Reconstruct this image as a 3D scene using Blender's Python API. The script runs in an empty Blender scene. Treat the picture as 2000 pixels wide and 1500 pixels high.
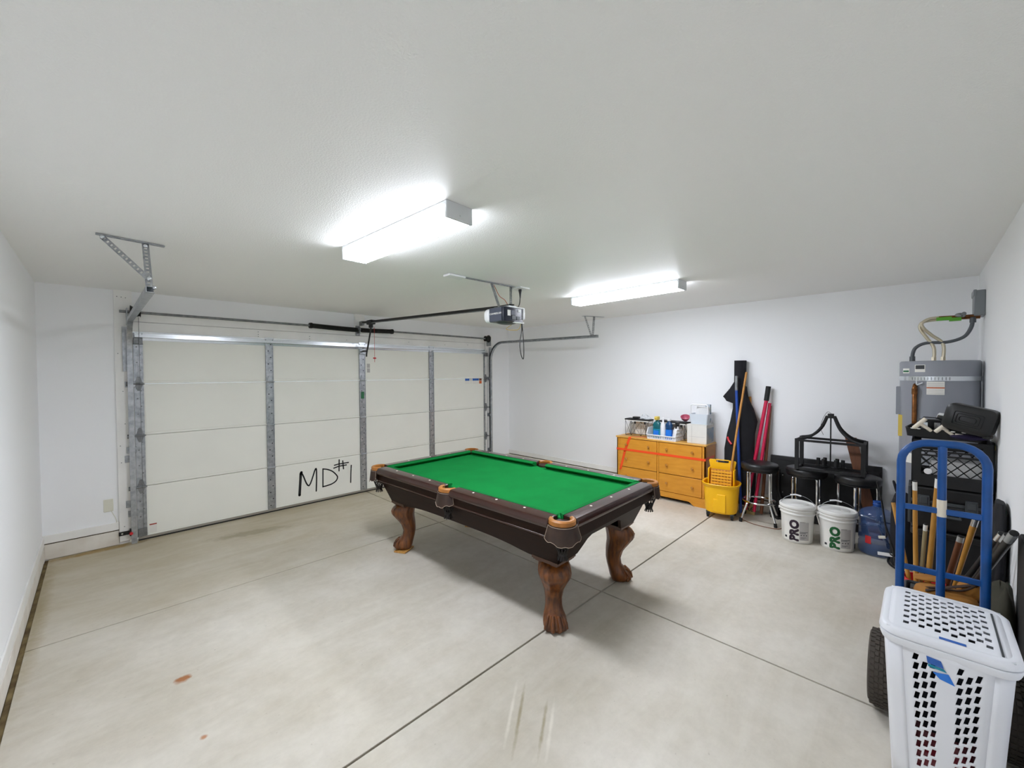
import bpy, bmesh, math, random
from mathutils import Vector, Matrix, Euler
random.seed(7)
R = math.radians
S = bpy.context.scene
COL = S.collection

# ------------------------------------------------------------------ camera, world, exposure
W, L, H = 6.163, 6.02, 2.566           # room: x 0..W, y -L..0, z 0..H
cam = bpy.data.cameras.new('camera')
cam_o = bpy.data.objects.new('camera', cam); COL.objects.link(cam_o)
YAW, PITCH, ROLL = 0.7965, -0.0217, -0.0069
fw = Vector((math.cos(YAW)*math.cos(PITCH), math.sin(YAW)*math.cos(PITCH), math.sin(PITCH)))
rt = Vector((math.sin(YAW), -math.cos(YAW), 0)); up = rt.cross(fw)
r2 = rt*math.cos(ROLL)+up*math.sin(ROLL); u2 = -rt*math.sin(ROLL)+up*math.cos(ROLL)
mw = Matrix((r2, u2, -fw)).transposed().to_4x4(); mw.translation = Vector((0.3894, -5.6624, 1.695))
cam_o.matrix_world = mw
cam.sensor_fit = 'HORIZONTAL'; cam.sensor_width = 36; cam.lens = 805.4*36/2000
cam.shift_x = (1000-977.05)/2000; cam.shift_y = (748.66-750)/2000
cam.clip_start = 0.02; cam.clip_end = 50
S.camera = cam_o
wd = bpy.data.worlds.new('world'); S.world = wd; wd.use_nodes = True
wd.node_tree.nodes['Background'].inputs[0].default_value = (.8, .9, 1, 1)
wd.node_tree.nodes['Background'].inputs[1].default_value = .3
vs = S.view_settings
vs.view_transform = 'Standard'; vs.look = 'None'; vs.gamma = 1; vs.use_curve_mapping = False
vs.exposure = 1.62
LAMP = 26.0                             # emission of the two ceiling fixtures
LAMP_COL = (.90, .94, 1.04)
S.cycles.max_bounces = 14; S.cycles.diffuse_bounces = 10; S.cycles.glossy_bounces = 4
S.cycles.transmission_bounces = 8; S.cycles.transparent_max_bounces = 8
S.cycles.sample_clamp_indirect = 8

# ------------------------------------------------------------------ materials
def lin(c):
    if isinstance(c, str):
        c = tuple(int(c[i:i+2], 16) for i in (0, 2, 4))
    return tuple((v/255/12.92 if v/255 <= .04045 else ((v/255+.055)/1.055)**2.4) for v in c)
def new_mat(name):
    m = bpy.data.materials.new(name); m.use_nodes = True
    nt = m.node_tree; return m, nt, nt.nodes['Principled BSDF']
def mat(name, c, rough=.5, metal=0, var=0, vscale=6, bump=0, bscale=60, coat=0, alpha=1, trans=0, c2=None, stretch=None, spec=None, ior=None):
    m, nt, b = new_mat(name); N, K = nt.nodes, nt.links
    col = lin(c)
    b.inputs['Base Color'].default_value = (*col, 1)
    b.inputs['Roughness'].default_value = rough; b.inputs['Metallic'].default_value = metal
    b.inputs['Coat Weight'].default_value = coat; b.inputs['Alpha'].default_value = alpha
    b.inputs['Transmission Weight'].default_value = trans
    if spec is not None: b.inputs['Specular IOR Level'].default_value = spec
    if ior: b.inputs['IOR'].default_value = ior
    if var or c2 or bump:
        tc = N.new('ShaderNodeTexCoord'); mp = N.new('ShaderNodeMapping'); K.new(tc.outputs['Object'], mp.inputs[0])
        if stretch: mp.inputs['Scale'].default_value = stretch
    if var or c2:
        nz = N.new('ShaderNodeTexNoise'); nz.inputs['Scale'].default_value = vscale; nz.inputs['Detail'].default_value = 5
        K.new(mp.outputs[0], nz.inputs['Vector'])
        rp = N.new('ShaderNodeValToRGB'); K.new(nz.outputs['Fac'], rp.inputs[0])
        d = lin(c2) if c2 else tuple(v*(1-var) for v in col)
        rp.color_ramp.elements[0].position = .35; rp.color_ramp.elements[1].position = .65
        rp.color_ramp.elements[0].color = (*d, 1); rp.color_ramp.elements[1].color = (*(col if c2 else tuple(min(1, v*(1+var*.5)) for v in col)), 1)
        K.new(rp.outputs[0], b.inputs['Base Color'])
    if bump:
        n2 = N.new('ShaderNodeTexNoise'); n2.inputs['Scale'].default_value = bscale; n2.inputs['Detail'].default_value = 2
        K.new(mp.outputs[0], n2.inputs['Vector'])
        bp = N.new('ShaderNodeBump'); bp.inputs['Strength'].default_value = bump; bp.inputs['Distance'].default_value = .004
        K.new(n2.outputs['Fac'], bp.inputs['Height']); K.new(bp.outputs[0], b.inputs['Normal'])
    return m
def emit(name, c, s):
    m, nt, b = new_mat(name); b.inputs['Base Color'].default_value = (.9, .9, .9, 1)
    b.inputs['Emission Color'].default_value = (*c, 1); b.inputs['Emission Strength'].default_value = s
    return m
M = {}
M['wall'] = mat('wall_paint', 'f3f4f6', .75, bump=.15, bscale=90)
M['ceil'] = mat('ceiling_paint', 'f1f1ef', .5, bump=.5, bscale=120)
M['trim'] = mat('trim_paint', 'f0efec', .5, var=.05, vscale=4)
M['trimdirty'] = mat('curb_paint', 'e6e2da', .7, c2='d5cec3', vscale=5)
M['dirt'] = mat('joint_dirt', '3a2f1f', .95, c2='5d5138', vscale=14)
M['dirtb'] = mat('edge_debris', '57452a', .95, c2='87764f', vscale=9)
M['door'] = mat('door_paint', 'eeeee6', .45, var=.02, vscale=2)
M['galv'] = mat('galvanised_steel', 'b9bcc0', .38, .85, c2='9a9ea3', vscale=25)
M['galvd'] = mat('dull_steel', '8f9192', .45, .8, c2='77797b', vscale=18)
M['bright'] = mat('bright_zinc', 'd8dce0', .25, .9)
M['chrome'] = mat('chrome', 'dcdcdc', .12, 1)
M['alu'] = mat('aluminium', 'a8a59d', .4, .7)
M['rubber'] = mat('black_rubber', '151515', .7, bump=.1, bscale=90)
M['black'] = mat('black_plastic', '161617', .4)
M['blackm'] = mat('black_matte', '131314', .7)
M['blackf'] = mat('black_fabric', '17171c', .9, bump=.3, bscale=200, var=.2, vscale=10)
M['vinyl'] = mat('black_vinyl', '141415', .38, bump=.08, bscale=160)
M['oil'] = mat('black_spring', '1a1917', .45, .3, bump=.3, bscale=120)
M['slate'] = mat('slate_plastic', '4c505c', .45)
M['navy'] = mat('navy_plastic', '191c2b', .35)
M['white'] = mat('white_plastic', 'e9e9ea', .4)
M['hamper'] = mat('hamper_plastic', 'e6e8ee', .35)
M['whitem'] = mat('white_enamel', 'dfe1e3', .35)
M['ivory'] = mat('ivory_plastic', 'dcdacb', .45)
M['pail'] = mat('pail_plastic', 'e2e1dd', .35)
M['cloth'] = mat('green_baize', '0f7a38', .95, var=.08, vscale=5, bump=.12, bscale=300, spec=.08)
M['cushion'] = mat('green_cushion', '0e7034', .95, var=.06, vscale=6, spec=.08)
M['rail'] = mat('dark_mahogany', '3b1d14', .22, c2='2c140d', vscale=5, stretch=(12, 1, 12), coat=.4)
M['apron'] = mat('dark_cabinet', '27150c', .42, c2='1f1009', vscale=5, stretch=(10, 1, 10), spec=.12)
M['leg'] = mat('carved_oak', '7a430f', .38, c2='482408', vscale=7, stretch=(6, 6, 1.2), coat=.2)
M['legtop'] = mat('leg_block_wood', '4a260f', .35, coat=.2)
M['tan'] = mat('tan_leather', 'a86c2c', .45, var=.2, vscale=20)
M['leather'] = mat('dark_leather', '2a1a12', .5, c2='38251a', vscale=14)
M['net'] = mat('black_leather_net', '17110e', .6)
M['stitch'] = mat('pale_stitch', 'a89684', .8)
M['pearl'] = mat('pearl_dot', 'efe8da', .3)
M['pine'] = mat('pine_wood', 'c99a55', .6, c2='b5833f', vscale=8, stretch=(1, 8, 1))
M['beech'] = mat('honey_beech', 'd9962e', .4, c2='cf8b26', vscale=3, stretch=(2, 1, 10))
M['beechtop'] = mat('honey_beech_top', 'dba650', .4, c2='d29b42', vscale=3, stretch=(1, 8, 1))
M['gap'] = mat('dark_gap', '2b1a0c', .9)
M['knob'] = mat('wooden_knob', 'b57c33', .35)
M['tape'] = mat('red_orange_tape', 'f2501a', .4)
M['yellow'] = mat('bucket_yellow', 'f9bd00', .4)
M['amber'] = mat('deep_amber', 'b87606', .5)
M['yellowd'] = mat('wringer_yellow', 'eaa60e', .45)
M['pole'] = mat('wood_pole', 'c18a42', .5, c2='b1782f', vscale=10, stretch=(6, 6, 1))
M['blue'] = mat('blue_enamel', '0b4f98', .35, c2='0b4684', vscale=12)
M['bluepole'] = mat('blue_pole', '14439a', .35)
M['red'] = mat('red_fibreglass', 'c81a48', .35)
M['redp'] = mat('red_plastic', 'c8222a', .4)
M['brown'] = mat('brown_wood', '7a4a2c', .5, c2='6a3d22', vscale=8, stretch=(8, 8, 1))
M['grey'] = mat('heater_grey', '8f929a', .4)
M['greyd'] = mat('conduit_grey', '54585c', .5)
M['boxgrey'] = mat('disconnect_grey', '7b8084', .4)
M['copper'] = mat('tarnished_copper', '8a5a30', .35, .8, c2='5f3b1e', vscale=20)
M['flex'] = mat('flex_connector', 'c9bfa8', .35, .7, bump=.5, bscale=150)
M['greent'] = mat('green_tape', '5aa52a', .5)
M['label'] = mat('label_paper', 'e6e4de', .6)
M['labely'] = mat('yellow_tag', 'e3c75c', .6)
M['labelb'] = mat('label_black', '26282c', .5)
M['labelg'] = mat('label_green', '1f6b43', .5)
M['labelblue'] = mat('label_blue', '2a5fb0', .5)
M['labelred'] = mat('label_red', 'a8402e', .5)
M['labelgrey'] = mat('label_grey', 'b9b6b4', .6)
M['labelor'] = mat('label_orange', 'c9622d', .6)
M['purple'] = mat('print_aubergine', '2b1a2b', .5)
M['greenp'] = mat('print_green', '0f5a2c', .5)
M['ink'] = mat('black_marker', '17181a', .6)
M['jug'] = mat('blue_polycarbonate', '4d6a9e', .1, alpha=.42)
M['jugneck'] = mat('blue_neck', '2f5aa8', .15, alpha=.8)
M['teal'] = mat('teal_liquid', '1585a0', .25)
M['teald'] = mat('dark_teal', '115f66', .3)
M['bluel'] = mat('blue_liquid', '2878d8', .2)
M['blued'] = mat('deep_blue', '15406b', .25)
M['pink'] = mat('pink_plastic', 'b85c72', .35)
M['clearw'] = mat('milky_plastic', 'dfe6ee', .3, trans=.15)
M['film'] = mat('clear_film', 'eef2f6', .15, alpha=.45)
M['card'] = mat('white_cardboard', 'dcdad4', .7, var=.04, vscale=6)
M['cardp'] = mat('printed_cardboard', 'c9c5ba', .7, c2='8ea3ba', vscale=12)
M['paper'] = mat('white_paper', 'e9e9e9', .7)
M['olive'] = mat('olive_canvas', '3a382c', .95, var=.25, vscale=7)
M['dkgrey'] = mat('dark_grey_plastic', '3c4043', .5)
M['suede'] = mat('tan_suede', 'a8722f', .9, c2='8f5e24', vscale=9)
M['strap'] = mat('brown_webbing', '3c2b22', .85)
M['redcl'] = mat('red_cloth', '9c2438', .95, c2='d08a90', vscale=18)
M['dkcl'] = mat('navy_cloth', '14161f', .95)
M['cue'] = mat('cue_maple', 'c69143', .3, c2='b37d31', vscale=6, stretch=(5, 5, 1))
M['cueb'] = mat('cue_ash', '9a8a66', .35)
M['gum'] = mat('clear_joint', 'b5b8b8', .2, .3)
M['pvc'] = mat('cream_pvc', 'e2d8c6', .35)
M['lamp'] = emit('lit_diffuser', LAMP_COL, LAMP)
M['lampside'] = emit('lit_diffuser_side', LAMP_COL, LAMP*.20)
M['lampend'] = mat('fixture_enamel', 'd5d8da', .4)
M['orangew'] = mat('orange_wire', 'b8552a', .5)
M['yelloww'] = mat('yellow_wire', 'c8a93a', .5)
M['tyre'] = mat('tyre_rubber', '463f38', .85, bump=.2, bscale=80)
M['foil'] = mat('wire_frame', '3a3d40', .4, .5)
M['licence'] = mat('tan_plate', 'a08a5a', .6)

def floor_material():
    m, nt, b = new_mat('concrete'); N, K = nt.nodes, nt.links
    geo = N.new('ShaderNodeNewGeometry')
    def noise(scale, detail=6, rough=.6, vec=None, dist=0):
        n = N.new('ShaderNodeTexNoise'); n.inputs['Scale'].default_value = scale; n.inputs['Detail'].default_value = detail
        n.inputs['Roughness'].default_value = rough; n.inputs['Distortion'].default_value = dist
        K.new(vec or geo.outputs['Position'], n.inputs['Vector']); return n
    def ramp(src, p0, c0, p1, c1):
        r = N.new('ShaderNodeValToRGB'); K.new(src, r.inputs[0])
        r.color_ramp.elements[0].position = p0; r.color_ramp.elements[0].color = (*c0, 1)
        r.color_ramp.elements[1].position = p1; r.color_ramp.elements[1].color = (*c1, 1); return r
    def mix(fac, a, bb, mode='MIX'):
        x = N.new('ShaderNodeMix'); x.data_type = 'RGBA'; x.blend_type = mode
        if isinstance(fac, float): x.inputs['Factor'].default_value = fac
        else: K.new(fac, x.inputs['Factor'])
        for v, s in ((a, 'A'), (bb, 'B')):
            sock = [i for i in x.inputs if i.name == s and i.type == 'RGBA'][0]
            if isinstance(v, tuple): sock.default_value = (*v, 1)
            else: K.new(v, sock)
        return [o for o in x.outputs if o.type == 'RGBA'][0]
    def math_(op, a, bb=None):
        x = N.new('ShaderNodeMath'); x.operation = op; x.use_clamp = False
        for i, v in enumerate((a, bb)):
            if v is None: continue
            if isinstance(v, (int, float)): x.inputs[i].default_value = v
            else: K.new(v, x.inputs[i])
        return x.outputs[0]
    base = ramp(noise(1.1, 7, .62).outputs['Fac'], .3, lin('bcb4a3'), .7, lin('d7d1c6')).outputs[0]
    fine = ramp(noise(16, 5, .7).outputs['Fac'], .25, (.86, .86, .85), .75, (1, 1, 1)).outputs[0]
    c = mix(1.0, base, fine, 'MULTIPLY')
    # worn, tan slab towards the garage door
    sep = N.new('ShaderNodeSeparateXYZ'); K.new(geo.outputs['Position'], sep.inputs[0])
    nz = noise(1.6, 5, .6).outputs['Fac']
    yy = math_('ADD', sep.outputs['Y'], math_('MULTIPLY', math_('SUBTRACT', nz, .5), 1.6))
    band = N.new('ShaderNodeMapRange'); band.inputs['From Min'].default_value = -2.3; band.inputs['From Max'].default_value = -.2
    K.new(yy, band.inputs['Value'])
    c = mix(math_('MULTIPLY', band.outputs[0], .6), c, lin('ae9e76'))
    # trowel swirls
    mp = N.new('ShaderNodeMapping'); mp.inputs['Scale'].default_value = (.35, 1.6, 1); mp.inputs['Rotation'].default_value = (0, 0, .5)
    K.new(geo.outputs['Position'], mp.inputs[0])
    sw = ramp(noise(3.2, 6, .65, mp.outputs[0], 1.0).outputs['Fac'], .42, (0, 0, 0), .66, (1, 1, 1)).outputs[0]
    c = mix(math_('MULTIPLY', sw, .22), c, lin('e0ddd4'))
    # small dark flecks
    fl = ramp(noise(38, 2, .5).outputs['Fac'], .72, (0, 0, 0), .76, (1, 1, 1)).outputs[0]
    c = mix(math_('MULTIPLY', fl, .3), c, lin('8b8474'))
    # rust spots and the two old strip marks, where they lie on the slab
    wob = noise(14, 3, .6)
    def spot(c, x, y, rx, ry, colr, amt, rot=0., soft=.5):
        g = N.new('ShaderNodeMapping'); g.vector_type = 'TEXTURE'
        g.inputs['Location'].default_value = (x, y, 0); g.inputs['Rotation'].default_value = (0, 0, rot); g.inputs['Scale'].default_value = (rx, ry, 1)
        K.new(geo.outputs['Position'], g.inputs[0])
        ln = N.new('ShaderNodeVectorMath'); ln.operation = 'LENGTH'; K.new(g.outputs[0], ln.inputs[0])
        d = math_('ADD', ln.outputs['Value'], math_('MULTIPLY', math_('SUBTRACT', wob.outputs['Fac'], .5), 1.2))
        r = N.new('ShaderNodeMapRange'); r.inputs['From Min'].default_value = 1; r.inputs['From Max'].default_value = 1-soft
        K.new(d, r.inputs['Value'])
        return mix(math_('MULTIPLY', r.outputs[0], amt), c, colr)
    c = spot(c, .70, -2.78, .045, .04, lin('9a5a1c'), .9)
    c = spot(c, .714, -3.32, .022, .02, lin('a5642a'), .8)
    c = spot(c, 1.86, -4.28, .25, .012, lin('8d8160'), .7, .61, .8)
    c = spot(c, 1.84, -4.24, .23, .012, lin('d9d3c6'), .8, .61, .8)
    c = spot(c, 1.90, -4.40, .20, .012, lin('8d8160'), .7, .56, .8)
    c = spot(c, 1.92, -4.43, .20, .012, lin('d9d3c6'), .8, .56, .8)
    c = spot(c, 1.55, -.6, .45, .10, lin('867a5c'), .45, -.2, .5)
    c = spot(c, .35, -.06, .5, .07, lin('9a7a35'), .8, 0., .7)
    c = spot(c, .05, -1.2, .07, 1.4, lin('98875c'), .6, 0., .8)
    K.new(c, b.inputs['Base Color'])
    rr = ramp(noise(3, 4).outputs['Fac'], .3, (.5,)*3, .7, (.68,)*3).outputs[0]
    K.new(rr, b.inputs['Roughness'])
    bp = N.new('ShaderNodeBump'); bp.inputs['Strength'].default_value = .12; bp.inputs['Distance'].default_value = .003
    K.new(noise(45, 4).outputs['Fac'], bp.inputs['Height']); K.new(bp.outputs[0], b.inputs['Normal'])
    return m
M['concrete'] = floor_material()

# ------------------------------------------------------------------ mesh builder
def V(*a): return Vector(a)
class MB:
    def __init__(s): s.v = []; s.f = []
    def add(s, vs, fs):
        o = len(s.v); s.v += [tuple(p) for p in vs]; s.f += [tuple(i+o for i in f) for f in fs]; return s
    def box(s, x0, x1, y0, y1, z0, z1):
        return s.add([(x0,y0,z0),(x1,y0,z0),(x1,y1,z0),(x0,y1,z0),(x0,y0,z1),(x1,y0,z1),(x1,y1,z1),(x0,y1,z1)],
                     [(3,2,1,0),(4,5,6,7),(0,1,5,4),(1,2,6,5),(2,3,7,6),(3,0,4,7)])
    def obox(s, c, a, b, d):
        c, a, b, d = map(Vector, (c, a, b, d)); p = []
        for k in (-1, 1):
            for i, j in ((-1,-1),(1,-1),(1,1),(-1,1)): p.append(c+a*i+b*j+d*k)
        return s.add(p, [(3,2,1,0),(4,5,6,7),(0,1,5,4),(1,2,6,5),(2,3,7,6),(3,0,4,7)])
    def bar(s, p, q, w, t, ref=(0,0,1)):
        p, q = Vector(p), Vector(q); d = q-p; n = d.normalized(); r = Vector(ref)
        if abs(n.dot(r)) > .95: r = V(1, 0, 0)
        a = n.cross(r).normalized(); b = a.cross(n)
        return s.obox((p+q)/2, a*w/2, b*t/2, d/2)
    def prism(s, poly, lo, hi, ax='z'):
        n = len(poly)
        def P(a, b, h): return (a, b, h) if ax == 'z' else ((a, h, b) if ax == 'y' else (h, a, b))
        vs = [P(a, b, lo) for a, b in poly]+[P(a, b, hi) for a, b in poly]
        return s.add(vs, [tuple(range(n))[::-1], tuple(range(n, 2*n))]+[(i, (i+1) % n, n+(i+1) % n, n+i) for i in range(n)])
    def tube(s, path, r, n=10, closed=False, caps=True):
        path = [Vector(p) for p in path]; k = len(path)
        rs = r if isinstance(r, (list, tuple)) else [r]*k
        vs = []; prev = None
        for i, p in enumerate(path):
            if closed: t = path[(i+1) % k]-path[i-1]
            else: t = path[min(i+1, k-1)]-path[max(i-1, 0)]
            t = t.normalized() if t.length > 1e-9 else V(0, 0, 1)
            if prev is None:
                a = t.cross(V(0, 0, 1) if abs(t.z) < .9 else V(1, 0, 0)).normalized()
            else:
                a = prev-t*prev.dot(t); a = a.normalized() if a.length > 1e-6 else t.orthogonal().normalized()
            prev = a; b = t.cross(a)
            for j in range(n):
                w = 2*math.pi*j/n; vs.append(p+(a*math.cos(w)+b*math.sin(w))*rs[i])
        fs = [(i*n+j, i*n+(j+1) % n, (i+1) % k*n+(j+1) % n, (i+1) % k*n+j) for i in range(k if closed else k-1) for j in range(n)]
        if caps and not closed: fs += [tuple(range(n))[::-1], tuple(range((k-1)*n, k*n))]
        return s.add(vs, fs)
    def cyl(s, p, q, r, n=16, r2=None): return s.tube([p, q], [r, r if r2 is None else r2], n)
    def lathe(s, prof, n=24, o=(0,0,0), sx=1, sy=1):
        ox, oy, oz = o; vs = []
        for r, z in prof:
            for j in range(n):
                w = 2*math.pi*j/n; vs.append((ox+r*math.cos(w)*sx, oy+r*math.sin(w)*sy, oz+z))
        k = len(prof)
        fs = [(i*n+j, i*n+(j+1) % n, (i+1)*n+(j+1) % n, (i+1)*n+j) for i in range(k-1) for j in range(n)]
        if prof[0][0] > 1e-4: fs.append(tuple(range(n))[::-1])
        if prof[-1][0] > 1e-4: fs.append(tuple(range((k-1)*n, k*n)))
        return s.add(vs, fs)
    def ell(s, c, r, n=14, m=8, rot=None):
        vs = []; c = Vector(c)
        for i in range(m+1):
            th = math.pi*i/m
            for j in range(n):
                w = 2*math.pi*j/n; p = V(r[0]*math.sin(th)*math.cos(w), r[1]*math.sin(th)*math.sin(w), -r[2]*math.cos(th))
                if rot: p = rot @ p
                vs.append(c+p)
        return s.add(vs, [(i*n+j, i*n+(j+1) % n, (i+1)*n+(j+1) % n, (i+1)*n+j) for i in range(m) for j in range(n)])
    def loft(s, secs, caps=True, closed=True):
        n = len(secs[0]); vs = [p for q in secs for p in q]
        fs = [(i*n+j, i*n+(j+1) % n, (i+1)*n+(j+1) % n, (i+1)*n+j) for i in range(len(secs)-1) for j in range(n if closed else n-1)]
        if caps and closed: fs += [tuple(range(n))[::-1], tuple(range((len(secs)-1)*n, len(secs)*n))]
        return s.add(vs, fs)
    def xf(s, m):
        s.v = [tuple(m @ Vector(p)) for p in s.v]; return s
    def mesh(s, name, m, smooth=35):
        me = bpy.data.meshes.new(name); me.from_pydata(s.v, [], s.f)
        bm = bmesh.new(); bm.from_mesh(me)
        bmesh.ops.remove_doubles(bm, verts=bm.verts, dist=1e-6)
        bmesh.ops.recalc_face_normals(bm, faces=bm.faces); bm.to_mesh(me); bm.free()
        me.materials.append(M[m] if isinstance(m, str) else m)
        if smooth:
            me.polygons.foreach_set('use_smooth', [True]*len(me.polygons)); me.set_sharp_from_angle(angle=R(smooth))
        return me
    def build(s, name, m, parent=None, bevel=0, seg=2, smooth=35, sub=0, label=None):
        o = bpy.data.objects.new(name, s.mesh(name, m, smooth)); COL.objects.link(o)
        if parent: o.parent = parent
        if bevel:
            b = o.modifiers.new('bevel', 'BEVEL'); b.width = bevel; b.segments = seg; b.limit_method = 'ANGLE'; b.angle_limit = R(40)
            b.harden_normals = False
        if sub:
            b = o.modifiers.new('sub', 'SUBSURF'); b.levels = sub; b.render_levels = sub
        if label: o['label'] = label
        return o
def B(*a): return MB().box(*a)
def thing(name, label, cat, loc=(0,0,0), rz=0, group=None, rot=None):
    o = bpy.data.objects.new(name, None); COL.objects.link(o); o.empty_display_size = .05
    o.location = loc; o.rotation_euler = rot or (0, 0, rz)
    o['label'] = label; o['category'] = cat
    if group: o['group'] = group
    return o
def tag(o, label, cat, group=None):
    o['label'] = label; o['category'] = cat
    if group: o['group'] = group
    return o
def struct(o): o['kind'] = 'structure'; return o
def copy_tree(o, parent=None):
    c = o.copy(); COL.objects.link(c)
    if parent: c.parent = parent
    for ch in list(o.children): copy_tree(ch, c)
    return c
def rrect(w, d, r, n=5, cx=0, cy=0):
    p = []
    for sx, sy, a0 in ((1,1,0),(-1,1,90),(-1,-1,180),(1,-1,270)):
        for i in range(n+1):
            a = R(a0+90*i/n); p.append((cx+sx*(w/2-r)+r*math.cos(a), cy+sy*(d/2-r)+r*math.sin(a)))
    return p
def arc(c, r, a0, a1, n, plane='xy'):
    out = []
    for i in range(n+1):
        a = R(a0+(a1-a0)*i/n); u, v = r*math.cos(a), r*math.sin(a)
        out.append({'xy': (c[0]+u, c[1]+v, c[2]), 'xz': (c[0]+u, c[1], c[2]+v), 'yz': (c[0], c[1]+u, c[2]+v)}[plane])
    return out
def smooth_path(pts, n=6):
    pts = [Vector(p) for p in pts]; out = []
    for i in range(len(pts)-1):
        p0, p1, p2, p3 = pts[max(i-1,0)], pts[i], pts[i+1], pts[min(i+2,len(pts)-1)]
        for k in range(n):
            t = k/n
            out.append(.5*((2*p1)+(p2-p0)*t+(2*p0-5*p1+4*p2-p3)*t*t+(3*p1-p0-3*p2+p3)*t**3))
    return out+[pts[-1]]
def text_mesh(txt, size, depth=.001):
    c = bpy.data.curves.new('t', 'FONT'); c.body = txt; c.size = size; c.extrude = depth; c.align_x = 'CENTER'; c.align_y = 'CENTER'
    c.resolution_u = 3
    o = bpy.data.objects.new('t', c); COL.objects.link(o)
    dg = bpy.context.evaluated_depsgraph_get(); me = bpy.data.meshes.new_from_object(o.evaluated_get(dg))
    bpy.data.objects.remove(o); bpy.data.curves.remove(c)
    mb = MB().add([tuple(v.co) for v in me.vertices], [tuple(p.vertices) for p in me.polygons]); bpy.data.meshes.remove(me)
    return mb
def sweep(path, sec, side):
    """path points; sec: list of (along side, along normal)"""
    path = [Vector(p) for p in path]; side = Vector(side); secs = []
    for i, p in enumerate(path):
        t = (path[min(i+1, len(path)-1)]-path[max(i-1, 0)]).normalized(); n = side.cross(t).normalized()
        secs.append([p+side*a+n*b for a, b in sec])
    return MB().loft(secs)
def perf(mb, p, q, wdir, w=.03, t=.003, pitch=.04, flange=None):
    """perforated steel strip from p to q: two long edges, webs between open holes, optional solid flange"""
    p, q, wd = Vector(p), Vector(q), Vector(wdir).normalized(); d = q-p; ln = d.length; n = d.normalized(); th = n.cross(wd).normalized()
    for s_ in (-1, 1):
        mb.obox((p+q)/2+wd*s_*w*.36, n*ln/2, wd*w*.14, th*t/2)
    k = max(2, int(ln/pitch))
    for i in range(k+1):
        c = p+n*(ln*i/k); hw = min(pitch*.28, ln/2)
        c = p+n*min(max(ln*i/k, hw), ln-hw)
        mb.obox(c, n*hw, wd*w*.22, th*t/2)
    if flange:
        fl = Vector(flange).normalized(); mb.obox((p+q)/2+wd*(w/2)*(1)+fl*w*.4, n*ln/2, fl*w*.4, wd*t/2)
    return mb

# ------------------------------------------------------------------ the room
fl = struct(B(-.1, W+.1, -L-.1, .1, -.12, -.03).build('floor', 'dirt'))
jx, jy1, jy2 = 3.167, -1.805, -3.934
g = .006
for x0, x1 in ((.036, jx-g), (jx+g, W-.014)):
    for y0, y1 in ((jy1+g, .08), (jy2+g, jy1-g), (-L+.01, jy2-g)):
        B(x0, x1, y0, y1, -.035, 0).build('slab', 'concrete', fl, bevel=.002, seg=1)
struct(B(-.1, W+.1, -L-.1, .1, H, H+.1).build('ceiling', 'ceil'))
struct(B(-.12, 0, -L-.1, .12, -.1, H).build('wall_left', 'wall'))
struct(B(W, W+.12, -L-.1, .12, -.1, H).build('wall_right', 'wall'))
struct(B(-.12, W+.12, -L-.12, -L, -.1, H).build('wall_near', 'wall'))
wf = struct(MB().box(-.1, .60, 0, .12, -.1, H).box(5.60, W+.1, 0, .12, -.1, H).box(.60, 5.60, 0, .12, 2.16, H).build('wall_far', 'wall'))
struct(B(.012, .038, -L, 0, -.03, -.006).build('trim_12', 'dirtb'))
# concrete curb, baseboard above it, dirt line between
def curb(name, pts):
    o = struct(MB().box(*pts).build(name, 'trimdirty', bevel=.004)); return o
struct(B(.0, .014, -L, 0, 0.012, .135).build('trim_1', 'trimdirty', bevel=.003))
struct(B(0, .52, -.012, 0, 0.004, .145).build('trim_2', 'trimdirty', bevel=.003))
struct(B(W-.014, W, -L, 0, .008, .135).build('trim_3', 'trimdirty', bevel=.003))
struct(B(5.72, W, -.012, 0, .008, .145).build('trim_4', 'trimdirty', bevel=.003))
struct(B(0, .011, -L, 0, .135, .225).build('baseboard_left', 'trim', bevel=.003))
struct(B(0, .52, -.016, 0, .155, .232).build('baseboard_far', 'trim', bevel=.003))
struct(MB().box(0, .52, -.006, 0, .14, .158).build('trim_5', 'dirt'))
struct(B(W-.014, W, -L, 0, .150, .225).build('baseboard_right', 'trim', bevel=.003))
struct(MB().box(W-.006, W, -L, 0, .13, .152).build('trim_6', 'dirt'))
# painted lumber round the opening
struct(B(.522, .66, -.03, 0, .03, H).build('trim_7', 'trim', bevel=.002))
struct(B(.66, 5.5, -.022, 0, 2.262, 2.36).build('trim_8', 'trim', bevel=.002))
struct(B(.66, 5.5, -.026, 0, 2.157, 2.257).build('trim_9', 'trim', bevel=.002))
struct(B(5.505, 5.70, -.03, 0, 0.0, H-.15).build('trim_10', 'trim', bevel=.002))
struct(B(3.02, 3.16, -.045, 0, 2.262, H).build('trim_11', 'trim', bevel=.002))
nb = MB()
for x, z in ((.548,2.50),(.58,2.497),(.612,2.494),(.545,1.93),(.575,1.55),(.545,1.0),(.60,.93),(.55,.83),(.585,1.22),(.56,.18),(1.8,2.23),(1.8,2.20),(1.8,2.175),(2.4,2.21),(2.4,2.18),(2.9,2.19),(3.9,2.21),(4.6,2.2),(5.1,2.22)):
    nb.cyl((x, -.032, z), (x, -.02, z), .0045, 8)
o = nb.build('nail_head', 'galvd', bpy.data.objects['trim_7']); o['kind'] = 'stuff'

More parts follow.
